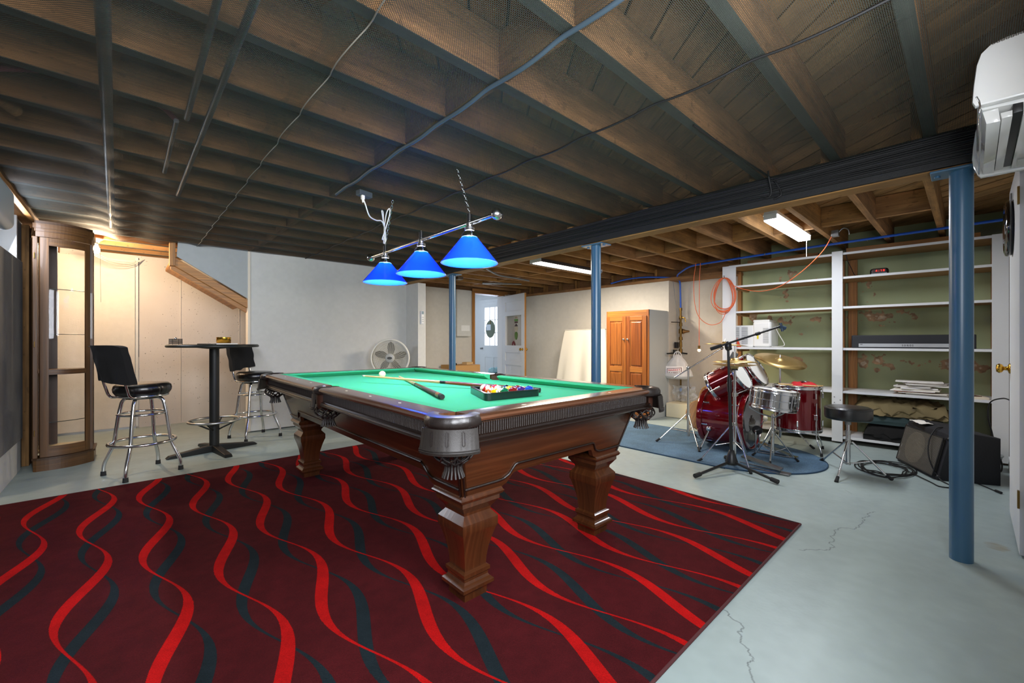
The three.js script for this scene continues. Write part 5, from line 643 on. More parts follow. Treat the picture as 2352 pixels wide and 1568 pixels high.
{ // sound bar
  const t = thing('sound_bar', 'long black sound bar with silver strip on the right bay shelf', 'speaker', onShelf(0.10, 1.031, 0.56), ST); part('body', box(0.13, 0.135, 0.90, 0, 0, 0, 0.008), std(0x1b1d22, 0.6), t); const tx = print(1024, 32, (c, w, h) => { c.fillStyle = '#a9acae'; c.fillRect(0, 0, w, h); c.fillStyle = '#2a2c2e'; c.font = 'bold 24px sans-serif'; c.textAlign = 'center'; c.textBaseline = 'middle'; c.fillText('S O N O S', w / 2 - 40, h / 2 + 1); c.fillRect(14, 6, 26, 5); });
  part('strip', box(0.006, 0.036, 0.82, -0.067, 0.012, 0.02, 0.002), std(0xb4b6b8, 0.4, 0.4), t, 'silver strip'); const p = new THREE.PlaneGeometry(0.82, 0.034); p.rotateY(-Math.PI / 2); p.translate(-0.0705, 0.03, 0.02); part('lettering', p, std(0xffffff, 0.4, 0.2, { map: tx }), t, 'printed lettering'); }
// papers and magazines
{ let y = 0.5685; const cols = [0xf0ede6, 0xe9e4d8, 0xa9623a, 0xf2f0ec, 0xd7d3c6, 0xf4f2ee, 0xc9c6c0, 0xefece4, 0xe6e3dc, 0x9a948c, 0xf0eee9]; const names = ['lowest white folder in the paper pile', 'cream booklet near the bottom of the paper pile', 'brown envelope near the bottom of the paper pile', 'white magazine above the brown envelope', 'grey-cream pamphlet in the lower paper pile', 'white sheet bundle in the middle of the paper pile', 'grey magazine in the middle of the paper pile', 'cream magazine in the upper paper pile', 'off-white catalogue in the upper paper pile', 'grey newspaper near the top of the paper pile', 'topmost white leaflet on the paper pile'];
  cols.forEach((c, i) => { const w = 0.24 + rr(-0.03, 0.03), d = 0.30 + rr(-0.05, 0.06), h = rr(0.005, 0.014); single('paper_item', names[i], 'papers', warp(new THREE.BoxGeometry(w, h, d, 4, 1, 6), (x, yy, z) => [x, yy + h / 2 + 0.006 * Math.max(0, noise.noise(x * 9, z * 9, i)), z]), std(c, 0.85), onShelf(0.15 + rr(-0.02, 0.03), y, 0.66 + rr(-0.10, 0.06)), ST + rr(-0.25, 0.25), 'papers on the shelf'); y += h + 0.0022; });
  single('paper_item', 'loose cream papers beside the right upright on the paper shelf', 'papers', box(0.22, 0.02, 0.14, 0, 0, 0, 0.002), std(0xe8dcc4, 0.85), onShelf(0.13, 0.5685, 1.0), ST + 0.2, 'papers on the shelf'); single('small_photo', 'small dark brown print leaning on the loose papers', 'photo', box(0.12, 0.004, 0.09, 0, 0, 0), std(0x5a3422, 0.5), onShelf(0.12, 0.5895, 0.98), ST + 0.5); }
{ // bags and garment on the lowest shelf
  single('duffel_bag', 'black duffel bag lying on the lowest right shelf', 'bag', blob(0.38, 0.17, 0.62, 0.03, 14, 2), M.clothBlack, onShelf(0.20, 0.0767, 0.52), ST); single('garment_bag', 'folded black and teal bag lying on the duffel bag', 'bag', blob(0.36, 0.10, 0.60, 0.012, 8, 5), std(0x24393a, 0.8, 0, { bumpMap: weaveBump, bumpScale: 0.0005 }), onShelf(0.20, 0.245, 0.50), ST); single('olive_jacket', 'crumpled olive green jacket on top of the folded bags', 'jacket', blob(0.36, 0.15, 0.70, 0.055, 17, 9), std(0x7a6c4a, 0.9, 0, { bumpMap: weaveBump, bumpScale: 0.0006 }), onShelf(0.20, 0.335, 0.48), ST); }
{ // slatted wooden frame and rough board on top
  const t = thing('wooden_frame', 'slatted pale wooden frame lying on top of the right bay', 'frame', onShelf(0.20, 2.058, 0.55), ST); for (const x of [-0.10, 0.10]) { part('rail', box(0.025, 0.055, 0.98, x, 0, 0, 0.002), M.stairWood, t); } for (let i = 0; i < 6; i++) part('slat', box(0.18, 0.02, 0.03, 0, 0.03, -0.45 + i * 0.18, 0.002), M.stairWood, t);
  single('rough_board', 'rough brown bark-edged board lying on top of the left bay', 'board', warp(new THREE.BoxGeometry(0.22, 0.05, 0.72, 4, 3, 16), (x, y, z) => [x + 0.01 * noise.noise(z * 9, 1, y * 30), y + 0.025 + (y > 0 ? 0.012 * noise.noise(x * 12, z * 12, 4) : 0), z]), M.joist2, onShelf(0.20, 2.058, -0.55), ST); }
// ---------------------------------------------------------------- blue oval rug
{ const s = new THREE.Shape(); const cx = 4.44, hw = 0.64, z0 = -0.84, z1 = -4.05; for (let i = 0; i <= 64; i++) { const a = i / 64 * Math.PI * 2; const x = cx + hw * Math.cos(a), zc = Math.sin(a) > 0 ? z0 - 0.75 : z1 + 0.75, z = zc + 0.75 * Math.sin(a); i ? s.lineTo(x, -z) : s.moveTo(x, -z); }
  const g = new THREE.ExtrudeGeometry(s, { depth: 0.006, bevelEnabled: true, bevelSize: 0.004, bevelThickness: 0.002, bevelSegments: 2 }); g.rotateX(-Math.PI / 2); g.translate(0, 0.002, 0); const nub = grainBump.clone(); nub.repeat.set(6, 6); nub.needsUpdate = true; const bt = tex(512, 512, (x, y) => { const k = 0.70 + 0.5 * hsh(x >> 1, y >> 1, 19) * 0.6 + 0.2 * fb(x / 512, y / 512, 8, 8, 117, 3); return [82 * k, 112 * k, 136 * k]; }, true, [1, 1]);
  const r = thing('oval_rug', 'blue oval rug under the drum kit', 'rug'); part('pile', uvBox(g), std(0xffffff, 0.95, 0, { map: bt, bumpMap: nub, bumpScale: 0.004 }), r); const e = s.getPoints().map(p => [p.x, 0.006, -p.y]); part('binding', tube(e.slice(0, -1), 0.006, 160, 6, true), std(0x1d3a52, 0.9), r, 'dark blue bound edge'); }
const RY = 0.011;                                                       // top of the oval rug
// ---------------------------------------------------------------- drums
function drum(name, label, pos, axis, r, depth, shellM, o = {}) {       // pos: centre of the lower head
  const t = thing(name, label, 'drum', pos, 0, o.group); t.quaternion.setFromUnitVectors(V(0, 1, 0), V(...axis).normalize()); const n = o.lugs ?? 8, hoopM = o.hoopM ?? M.chrome;
  part('shell', new THREE.CylinderGeometry(r, r, depth, 56, 1, true).translate(0, depth / 2, 0), shellM, t);
  part('head', lathe([[0, depth + 0.006], [r * 0.96, depth + 0.006], [r * 1.0, depth]], 56), o.headM ?? M.drumHead, t, o.headLabel ?? 'white drum head'); part('lower_head', lathe([[r, 0], [r * 0.96, -0.005], [0, -0.005]], 56), o.lowHeadM ?? M.drumHead, t);
  const hp = y => lathe([[r * 1.0 + 0.002, y - 0.016], [r + 0.011, y - 0.016], [r + 0.011, y - 0.011], [r + 0.007, y - 0.009], [r + 0.007, y + 0.012], [r + 0.010, y + 0.016], [r + 0.003, y + 0.017], [r + 0.002, y - 0.016]], 56);
  if (o.wood) { for (const y of [depth - 0.012, 0.012]) part('hoop', lathe([[r + 0.004, y - 0.02], [r + 0.017, y - 0.02], [r + 0.017, y + 0.028], [r + 0.004, y + 0.028], [r + 0.004, y - 0.02]], 56), shellM, t); for (const y of [depth - 0.034, 0.034]) part('hoop_inlay', lathe([[r + 0.002, y - 0.006], [r + 0.012, y - 0.006], [r + 0.012, y + 0.006], [r + 0.002, y + 0.006]], 56), M.chromeDull, t); } else { part('hoop', hp(depth), hoopM, t); part('hoop', hp(0), hoopM, t); }
  for (let i = 0; i < n; i++) { const a = (i + 0.5) / n * Math.PI * 2 + (o.rot ?? 0), c = Math.cos(a), s = Math.sin(a), R = r + 0.012; for (const [y, d] of [[depth - 0.075, 1], [0.075, -1]]) { if (depth < 0.2 && d < 0) continue; const yy = depth < 0.2 ? depth / 2 : y; const g = new RoundedBoxGeometry(0.016, depth < 0.2 ? depth * 0.72 : 0.055, 0.014, 2, 0.004); g.rotateY(-a + Math.PI / 2); g.translate(R * c, yy, R * s); const l = part('lug', g, M.chrome, t); part('tension_rod', depth < 0.2 ? rod([R * c, 0, R * s], [R * c, depth + 0.012, R * s], 0.003) : rod([R * c, yy, R * s], [R * c, d > 0 ? depth + 0.014 : -0.012, R * s], 0.003), M.chrome, l); } }
  return t;
}
const clearHead = phy(0x9a9a98, 0.25, 0, { map: tex(512, 512, (x, y) => { const u = x / 512 * 2 - 1, v = y / 512 * 2 - 1; const n = fb(x / 512, y / 512, 3, 6, 121, 4); const w = fb(x / 512, y / 512, 10, 10, 123, 3); return n + 0.3 * w > 0.72 ? 225 : n + 0.2 * w > 0.6 ? 120 : 62 + 40 * w; }), clearcoat: 0.5 });
{ const t = drum('bass_drum', 'large dark red bass drum lying on its side on the blue rug', [4.62, 0.315, -1.91], [0, 0, 1], 0.278, 0.42, M.redDrum, { wood: true, lugs: 8, headM: clearHead, headLabel: 'grey see-through head with a torn patch', rot: 0.2 });
  // claws, spurs: group axes are turned so local y runs along the drum
  const inv = t.quaternion.clone().invert(); const L = (x, y, z) => V(x - 4.62, y - 0.315, z + 1.91).applyQuaternion(inv);
  for (const sx of [-1, 1]) { const s = part('spur', rod(L(4.62 + sx * 0.26, 0.20, -1.80), L(4.62 + sx * 0.36, RY + 0.02, -1.84), 0.009), M.chrome, t); part('spur_bracket', new THREE.SphereGeometry(0.028, 14, 10).translate(...L(4.62 + sx * 0.268, 0.215, -1.80).toArray()), M.chrome, s); part('spur_tip', rod(L(4.62 + sx * 0.36, RY + 0.025, -1.84), L(4.62 + sx * 0.365, RY, -1.842), 0.011, 0.006), M.rubber, s); }
  part('badge', box(0.05, 0.02, 0.004, 0, 0, 0), M.chrome, t).position.copy(L(4.345, 0.36, -1.72));
  part('tom_mount', [rod(L(4.66, 0.59, -1.74), L(4.66, 0.74, -1.74), 0.018), rod(L(4.58, 0.72, -1.72), L(4.92, 0.72, -1.72), 0.011)], M.chrome, t, 'chrome tom mount'); part('mount_block', box(0.10, 0.02, 0.10, 0, 0, 0, 0.006), M.blackPlastic, t).position.copy(L(4.66, 0.595, -1.72)); }
const tn = [0, 0.5, 0.866];
{ const d = 0.28, c = [4.53, 0.77, -1.56]; drum('rack_tom', 'red rack tom tilted up nearer the camera over the bass drum', [c[0], c[1] - tn[1] * d, c[2] - tn[2] * d], tn, 0.155, d, M.redDrum, { lugs: 6, group: 'rack toms', rot: 0.3 }); }
{ const d = 0.30, c = [4.98, 0.80, -1.56]; drum('rack_tom', 'red rack tom with the larger white head tilted towards the shelves', [c[0], c[1] - tn[1] * d, c[2] - tn[2] * d], tn, 0.18, d, M.redDrum, { lugs: 6, group: 'rack toms', rot: 0.1 }); }
{ const t = drum('floor_tom', 'red floor tom on three legs beside the snare', [4.98, 0.225, -1.185], [0, 1, 0], 0.195, 0.42, M.redDrum, { lugs: 8, rot: 0.15 });
  [[-0.16, 0.26], [0.20, 0.16], [0.05, -0.24]].forEach(([x, z]) => { const r = Math.hypot(x, z), u = x / r, w = z / r; const l = part('leg', bent([[u * 0.215, 0.28, w * 0.215], [u * 0.215, -0.06, w * 0.215], [u * 0.26, -0.15, w * 0.26], [u * 0.27, -0.205, w * 0.27]], 0.006, 8, 0.03), M.chrome, t); part('leg_clamp', box(0.03, 0.05, 0.03, u * 0.21, 0.12, w * 0.21, 0.006), M.chrome, l); part('leg_foot', cyl(0.013, 0.01, 0.03, u * 0.27, -0.214, w * 0.27, 12), M.rubber, l); }); }
single('red_shirt', 'red cloth with a black and white emblem lying on the floor tom', 'cloth', blob(0.24, 0.035, 0.20, 0.012, 16, 4), std(0xb8141c, 0.8), [5.03, 0.654, -1.14], 0.3);
single('shirt_emblem', 'black and white printed emblem patch on the red cloth', 'emblem', (() => { const g = new THREE.CircleGeometry(0.05, 28); g.rotateX(-Math.PI / 2); g.scale(1.2, 1, 0.8); return g; })(), std(0xffffff, 0.8, 0, { map: print(128, 128, (c, w, h) => { c.fillStyle = '#17171a'; c.fillRect(0, 0, w, h); c.strokeStyle = '#f2f2f2'; c.lineWidth = 16; c.beginPath(); c.moveTo(20, 84); c.bezierCurveTo(40, 30, 66, 110, 108, 52); c.stroke(); }) }), [5.03, 0.697, -1.13], 0.3);
[['pale drumstick lying across the floor tom rim', [4.86, 0.668, -1.30], [5.02, 0.668, -0.98]], ['second pale drumstick beside the red cloth on the floor tom', [4.90, 0.668, -1.33], [4.93, 0.668, -0.97]]].forEach(([l, a, b]) => { const A = V(...a), B = V(...b); const t = thing('drumstick', l, 'drumstick', a, 0, 'drumsticks'); const d = B.clone().sub(A); part('stick', rod([0, 0, 0], d.clone().multiplyScalar(0.86), 0.007, 0.006), wood(0xd8b878, 0.4), t); part('taper', rod(d.clone().multiplyScalar(0.86), d.clone().multiplyScalar(0.98), 0.006, 0.003), wood(0xd8b878, 0.4), t); part('bead', new THREE.SphereGeometry(0.005, 10, 8).translate(d.x, d.y, d.z), wood(0xd8b878, 0.4), t); });
single('grey_paper', 'folded printed paper on the far rim of the floor tom', 'paper', box(0.16, 0.006, 0.10, 0, 0, 0), std(0xb8a88c, 0.8), [4.93, 0.655, -1.20], 0.9);
// ---------------------------------------------------------------- stands
function tripod(t, feet, hc, hb, r, legM, y0 = 0) {                     // three braced legs around a pole at the group's origin
  feet.forEach(([x, z]) => { const a = Math.atan2(z, x), R = Math.hypot(x, z), c = Math.cos(a), s = Math.sin(a); const l = part('leg', rod([0.025 * c, hc, 0.025 * s], [R * c, y0 + 0.012, R * s], r), legM, t); part('brace', rod([0.02 * c, hb, 0.02 * s], [R * 0.55 * c, y0 + 0.012 + (hc - y0) * 0.43, R * 0.55 * s], r * 0.8), legM, l); part('rubber_foot', rod([R * 0.93 * c, y0 + 0.035, R * 0.93 * s], [(R + 0.02) * c, y0 + 0.004, (R + 0.02) * s], r * 1.5, r * 1.9), M.rubber, l); });
  part('leg_collar', cyl(0.022, 0.022, 0.03, 0, hc - 0.012, 0, 16), M.chromeDull, t); part('brace_collar', cyl(0.018, 0.018, 0.022, 0, hb - 0.011, 0, 16), M.chromeDull, t);
}
function clampAt(t, y, m = M.chromeDull) { part('clamp', [cyl(0.019, 0.019, 0.035, 0, y, 0, 16), rod([0.0, y + 0.018, 0], [0.04, y + 0.018, 0.01], 0.006), rod([0.04, y + 0.032, 0.01], [0.04, y + 0.004, 0.01], 0.005)], m, t, 'wing screw clamp'); }
function cymbal(r) { return lathe([[0.006, 0.030], [0.03, 0.026], [r * 0.17, 0.012], [r * 0.22, 0.009], [r * 0.6, 0.004], [r, -0.008], [r * 0.6, 0.0025], [r * 0.2, 0.007], [0.006, 0.026]], 64); }
{ // snare and stand
  const x = 4.33, z = -1.22; const st = thing('snare_stand', 'chrome tripod stand holding the snare drum', 'stand', [x, 0, z]); tripod(st, [[0.06, -0.17], [0.13, 0.15], [-0.18, 0.03]], 0.26, 0.10, 0.006, M.chrome, RY); part('pole', cyl(0.012, 0.012, 0.38, 0, RY + 0.05, 0, 14), M.chrome, st); clampAt(st, 0.24); for (let i = 0; i < 3; i++) { const a = i * 2.094 + 0.5; part('basket_arm', bent([[0, 0.41, 0], [0.10 * Math.cos(a), 0.43, 0.10 * Math.sin(a)], [0.19 * Math.cos(a), 0.478, 0.19 * Math.sin(a)], [0.19 * Math.cos(a), 0.50, 0.19 * Math.sin(a)]], 0.007, 8, 0.03), M.chrome, st); }
  const s = drum('snare_drum', 'shiny chrome snare drum on its stand in front of the bass drum', [x, 0.502, z], [0.05, 1, 0.10], 0.178, 0.15, std(0xcfd0d2, 0.12, 1), { lugs: 8, rot: 0.1 }); part('strainer', box(0.03, 0.07, 0.02, 0.0, 0.04, 0.19, 0.004), M.chrome, s); part('shell_bead', ring(0.179, 0.004, 0, 0.075, 0, 56, 6), M.chrome, s); }
{ // hi-hat
  const t = thing('hi_hat_stand', 'chrome hi-hat stand with a pair of cymbals behind the black microphone stand', 'cymbal stand', [3.98, 0, -1.42]); tripod(t, [[-0.135, -0.25], [-0.16, 0.175], [0.2, 0.05]], 0.36, 0.20, 0.0065, M.chrome); part('lower_tube', cyl(0.014, 0.014, 0.62, 0, 0.04, 0, 16), M.chrome, t); part('upper_tube', cyl(0.011, 0.011, 0.28, 0, 0.60, 0, 16), M.chrome, t); part('pull_rod', cyl(0.004, 0.004, 0.22, 0, 0.84, 0, 8), M.chrome, t); clampAt(t, 0.61); part('cup', cyl(0.028, 0.018, 0.03, 0, 0.845, 0, 18), M.blackPlastic, t); const c1 = part('cymbal', cymbal(0.178), M.bronze, t, 'upper hi-hat cymbal'); c1.position.y = 0.925; c1.rotation.z = 0.02; const c2 = part('cymbal', cymbal(0.178).rotateX(Math.PI), M.bronze, t, 'lower hi-hat cymbal'); c2.position.y = 0.885; part('clutch', [cyl(0.012, 0.012, 0.05, 0, 0.955, 0, 12), rod([0, 0.98, 0], [0.03, 0.98, 0], 0.005)], M.chromeDull, t);
  const ped = part('foot_pedal', warp(new THREE.BoxGeometry(0.08, 0.012, 0.30, 2, 1, 10), (x, y, z) => [x + 0.02, y + 0.065 - 0.28 * (z) * 0.62, z + 0.21]), M.steel, t, 'ribbed metal foot board'); part('heel_plate', box(0.08, 0.014, 0.07, 0.02, 0.002, 0.385, 0.004), M.steel, ped); part('pedal_frame', [rod([-0.03, 0.02, 0.02], [-0.02, 0.012, 0.35], 0.005), rod([0.07, 0.02, 0.02], [0.06, 0.012, 0.35], 0.005)], M.steel, ped); }
{ // bass pedal
  const t = thing('bass_pedal', 'chrome bass drum pedal with felt beater against the bass drum head', 'pedal', [4.60, RY, -1.30]); part('post', rod([-0.05, 0, -0.13], [-0.05, 0.22, -0.13], 0.008), M.chrome, t); part('post', rod([0.05, 0, -0.13], [0.05, 0.22, -0.13], 0.008), M.chrome, t); part('axle', rod([-0.07, 0.21, -0.13], [0.07, 0.21, -0.13], 0.009), M.chrome, t); part('cam', cyl(0.045, 0.045, 0.02, 0, 0, 0, 24).rotateZ(Math.PI / 2).translate(0.01, 0.21, -0.13), M.blackPlastic, t); part('beater_rod', rod([0, 0.21, -0.13], [0, 0.33, -0.06], 0.004), M.chrome, t); part('beater', new THREE.SphereGeometry(0.024, 16, 12).scale(1, 1.2, 0.9).translate(0, 0.335, -0.06), std(0xe6dcc0, 0.9), t, 'white felt beater'); part('foot_board', warp(new THREE.BoxGeometry(0.085, 0.010, 0.26, 2, 1, 8), (x, y, z) => [x, y + 0.055 - z * 0.30, z + 0.02]), M.chrome, t); part('heel_plate', box(0.085, 0.012, 0.08, 0, 0.001, 0.17, 0.003), M.chrome, t); part('base_frame', [rod([-0.05, 0.006, -0.13], [-0.04, 0.006, 0.16], 0.005), rod([0.05, 0.006, -0.13], [0.04, 0.006, 0.16], 0.005)], M.steel, t); }
{ // crash cymbal on boom stand, left of the kit
  const t = thing('boom_cymbal_stand', 'chrome boom stand with a thin cymbal at the left end of the drum kit', 'cymbal stand', [4.50, 0, -2.08]); tripod(t, [[-0.25, -0.22], [-0.33, 0.26], [0.28, -0.05]], 0.30, 0.12, 0.0065, M.chrome, RY); part('lower_tube', cyl(0.014, 0.014, 0.54, 0, RY + 0.06, 0, 16), M.chromeDull, t); part('upper_tube', cyl(0.010, 0.010, 0.24, 0, 0.58, 0, 14), M.chromeDull, t); clampAt(t, 0.57); const a = V(-0.06, 0.70, -0.13), b = V(0.13, 1.03, 0.30); part('boom_arm', rod(a, b, 0.007), M.chrome, t); part('tilter', [new THREE.SphereGeometry(0.022, 14, 10).translate(0, 0.815, 0.0), new THREE.SphereGeometry(0.018, 14, 10).translate(b.x, b.y, b.z)], M.chromeDull, t); const c = part('cymbal', cymbal(0.215), M.bronze, t, 'thin crash cymbal'); c.position.set(b.x + 0.02, b.y + 0.04, b.z + 0.03); c.rotation.set(0.05, 0, -0.04); part('cymbal_rod', rod([b.x, b.y, b.z], [b.x + 0.022, b.y + 0.10, b.z + 0.032], 0.004), M.chrome, t); }
{ // ride cymbal
  const t = thing('ride_cymbal_stand', 'chrome stand with the large golden ride cymbal above the floor tom', 'cymbal stand', [5.22, 0, -1.40]); tripod(t, [[0.22, -0.14], [-0.05, 0.30], [-0.22, -0.10]], 0.30, 0.12, 0.0065, M.chrome, 0); part('lower_tube', cyl(0.014, 0.014, 0.55, 0, 0.06, 0, 16), M.chrome, t); part('upper_tube', cyl(0.010, 0.010, 0.29, 0, 0.60, 0, 14), M.chrome, t); clampAt(t, 0.59); const c = part('cymbal', cymbal(0.25), M.bronze, t, 'large golden cymbal'); c.position.set(0, 0.895, 0); c.quaternion.setFromUnitVectors(V(0, 1, 0), V(-0.204, 1, 0.283).normalize()); part('wing_nut', cyl(0.008, 0.006, 0.03, 0, 0.925, 0, 10), M.chrome, t); }
{ // microphone stand
  const t = thing('microphone_stand', 'black boom microphone stand in front of the drum kit', 'microphone stand', [3.81, 0, -1.385]); const bl = M.blackPlastic; [[-0.46, -0.11], [-0.13, 0.385], [0.30, -0.16]].forEach(([x, z]) => { const l = part('leg', rod([0, 0.075, 0], [x, 0.022, z], 0.011), bl, t); part('rubber_foot', rod([x * 0.86, 0.028, z * 0.86], [x, 0.022, z], 0.017, 0.018), M.rubber, l); });
  part('leg_hub', lathe([[0, 0.04], [0.045, 0.05], [0.05, 0.075], [0.035, 0.12], [0.02, 0.17], [0, 0.17]], 20), bl, t); part('lower_tube', rod([0, 0.12, 0], [-0.012, 0.70, -0.012], 0.0135), bl, t); part('clutch', rod([-0.011, 0.67, -0.011], [-0.013, 0.79, -0.013], 0.019), bl, t); part('upper_tube', rod([-0.012, 0.70, -0.012], [-0.02, 1.05, -0.02], 0.0105), bl, t); const piv = V(-0.02, 1.06, -0.02); part('pivot', [new THREE.SphereGeometry(0.028, 16, 12).scale(1, 1.5, 1).translate(piv.x, piv.y, piv.z), rod([piv.x - 0.03, piv.y - 0.02, piv.z + 0.03], [piv.x + 0.02, piv.y - 0.02, piv.z - 0.02], 0.014)], bl, t); const a = V(-0.12, 1.035, -0.125), b = V(0.22, 1.225, 0.30), bm = part('boom', rod(a, b, 0.0085), bl, t); part('counterweight_grip', rod(a, a.clone().lerp(b, 0.16), 0.015), M.rubber, bm); part('boom_clutch', rod(a.clone().lerp(b, 0.66), a.clone().lerp(b, 0.72), 0.014), bl, bm); part('microphone_clip', [rod(b, [b.x + 0.03, b.y - 0.015, b.z + 0.035], 0.016), rod([b.x + 0.005, b.y + 0.03, b.z + 0.005], [b.x + 0.01, b.y - 0.04, b.z + 0.02], 0.011)], std(0x30455a, 0.4), bm, 'microphone clip'); }
// guitar leaning behind the bass drum
{ const t = thing('guitar', 'tan wooden guitar leaning behind the left side of the bass drum', 'guitar', [4.93, RY + 0.06, -2.18], -1.25); t.rotation.set(0, -1.25, -0.42, 'YXZ'); const inner = new THREE.Group(); const s = new THREE.Shape(); s.moveTo(0, 0); s.bezierCurveTo(0.22, 0, 0.22, 0.24, 0.13, 0.30); s.bezierCurveTo(0.11, 0.34, 0.17, 0.42, 0.13, 0.48); s.bezierCurveTo(0.09, 0.53, 0.04, 0.50, 0, 0.50); s.bezierCurveTo(-0.04, 0.50, -0.09, 0.53, -0.13, 0.48); s.bezierCurveTo(-0.17, 0.42, -0.11, 0.34, -0.13, 0.30); s.bezierCurveTo(-0.22, 0.24, -0.22, 0, 0, 0); const g = new THREE.ExtrudeGeometry(s, { depth: 0.05, bevelEnabled: true, bevelSize: 0.006, bevelThickness: 0.006, bevelSegments: 2, curveSegments: 20 });
  const R = new THREE.Matrix4().makeRotationX(-0.30); const tr = (q) => { q.applyMatrix4(R); return q; }; part('body', tr(uvBox(g)), wood(0xc79355, 0.35), t); const nk = part('neck', tr(box(0.045, 0.40, 0.022, 0, 0.48, 0.055, 0.006)), wood(0x4a2c18, 0.4), t); part('headstock', tr(box(0.07, 0.13, 0.016, 0, 0.88, 0.055, 0.005)), M.blackPlastic, t); for (let i = 0; i < 6; i++) part('string', tr(rod([-0.015 + i * 0.006, 0.12, 0.066], [-0.015 + i * 0.006, 0.92, 0.081], 0.0007, 0.0007, 4)), M.chrome, t); part('bridge', tr(box(0.11, 0.02, 0.012, 0, 0.11, 0.056, 0.003)), M.oakDark, t); part('sound_hole', tr(new THREE.RingGeometry(0, 0.04, 28).translate(0, 0.33, 0.0568)), M.blackMatte, t); }
// ---------------------------------------------------------------- drum throne
{ const t = thing('drum_throne', 'round black drum throne on chrome tripod legs before the amplifier', 'stool', [4.41, 0, -0.69]); part('seat', lathe([[0, 0.455], [0.145, 0.455], [0.155, 0.462], [0.160, 0.48], [0.160, 0.54], [0.156, 0.552], [0.140, 0.560], [0, 0.563]], 56), M.vinyl, t, 'black padded seat'); part('seat_piping', ring(0.159, 0.004, 0, 0.545, 0, 56, 6), M.vinyl, t); part('receiver', cyl(0.022, 0.022, 0.05, 0, 0.41, 0, 16), M.steel, t); tripod(t, [[0.27, -0.23], [-0.31, -0.02], [0.05, 0.25]], 0.27, 0.09, 0.0075, M.chrome); part('lower_tube', cyl(0.016, 0.016, 0.26, 0, 0.08, 0, 18), M.chrome, t); part('upper_tube', cyl(0.0125, 0.0125, 0.18, 0, 0.26, 0, 18), M.chrome, t); clampAt(t, 0.325); }
// ---------------------------------------------------------------- amplifier
{ const t = thing('guitar_amplifier', 'black wedge amplifier with wire grille standing behind the near blue column', 'amplifier', [5.028, 0, -0.262], Math.atan2(-0.279, -0.535)); // front faces local +z
  const W = 0.60, g = ext([[0.0, 0.0], [0.03, 0.0], [0.03, 0.0], [0.10, 0.345], [-0.16, 0.375], [-0.27, 0.33], [-0.27, 0.0]].map(p => [p[0], p[1]]), W, 0.008); g.rotateY(-Math.PI / 2); g.translate(W / 2, 0.008, 0); warp(g, (x, y, z) => [x, y, z]); const tol = std(0x14151a, 0.75, 0, { bumpMap: grainBump, bumpScale: 0.0015 });
  const cab = ext([[0.06, 0], [-0.02, 0.35], [-0.10, 0.375], [-0.30, 0.345], [-0.30, 0]], W, 0.008); warp(cab, (x, y, z) => [z - W / 2, y + 0.008, x]); part('cabinet', toCreasedNormals(cab, 0.5), tol, t); const tilt = Math.atan2(0.08, 0.35); const F = (x, y, d) => [x, 0.008 + y * Math.cos(tilt), 0.068 - y * Math.sin(tilt) + d];
  const baffle = part('baffle', warp(new THREE.BoxGeometry(W - 0.06, 0.31, 0.004, 2, 4, 1), (x, y, z) => F(x, y + 0.175, z + 0.002)), std(0x1a1714, 0.9), t); const cone = lathe([[0, 0.01], [0.04, 0.012], [0.045, 0.006], [0.12, 0.004], [0.135, 0.008], [0.135, 0]], 40); cone.rotateX(Math.PI / 2 - tilt); cone.translate(...F(-0.08, 0.17, 0.006)); part('speaker_cone', cone, std(0x8a7f68, 0.8), t, 'speaker cone');
  const bars = []; for (let i = 0; i <= 58; i++) bars.push(rod(F(-W / 2 + 0.03 + i * (W - 0.06) / 58, 0.022, 0.022), F(-W / 2 + 0.03 + i * (W - 0.06) / 58, 0.328, 0.022), 0.0013, 0.0013, 4)); for (let i = 0; i <= 32; i++) bars.push(rod(F(-W / 2 + 0.03, 0.022 + i * 0.306 / 32, 0.023), F(W / 2 - 0.03, 0.022 + i * 0.306 / 32, 0.023), 0.0013, 0.0013, 4)); const gr = part('wire_grille', bars, std(0x8f887c, 0.5, 0.4), t, 'wire mesh grille'); gr.userData.kind = 'stuff'; for (const [a, b] of [[F(-W / 2 + 0.025, 0.018, 0.022), F(W / 2 - 0.025, 0.018, 0.022)], [F(-W / 2 + 0.025, 0.332, 0.022), F(W / 2 - 0.025, 0.332, 0.022)], [F(-W / 2 + 0.025, 0.018, 0.022), F(-W / 2 + 0.025, 0.332, 0.022)], [F(W / 2 - 0.025, 0.018, 0.022), F(W / 2 - 0.025, 0.332, 0.022)]]) part('grille_frame', rod(a, b, 0.005), M.blackPlastic, t); for (const x of [-W / 2 + 0.03, W / 2 - 0.03]) for (const y of [0.02, 0.33]) part('corner_guard', new THREE.SphereGeometry(0.016, 12, 8).translate(...F(x < 0 ? x - 0.028 : x + 0.028, y, -0.004)), M.blackPlastic, t); }
single('white_leaflet', 'crumpled white leaflet lying on top of the amplifier', 'paper', warp(new THREE.BoxGeometry(0.20, 0.003, 0.09, 12, 1, 6), (x, y, z) => [x, y + 0.0125 + 0.010 * noise.noise(x * 18, z * 18, 3), z]), M.paper, [5.16, 0.378, -0.30], 0.4);
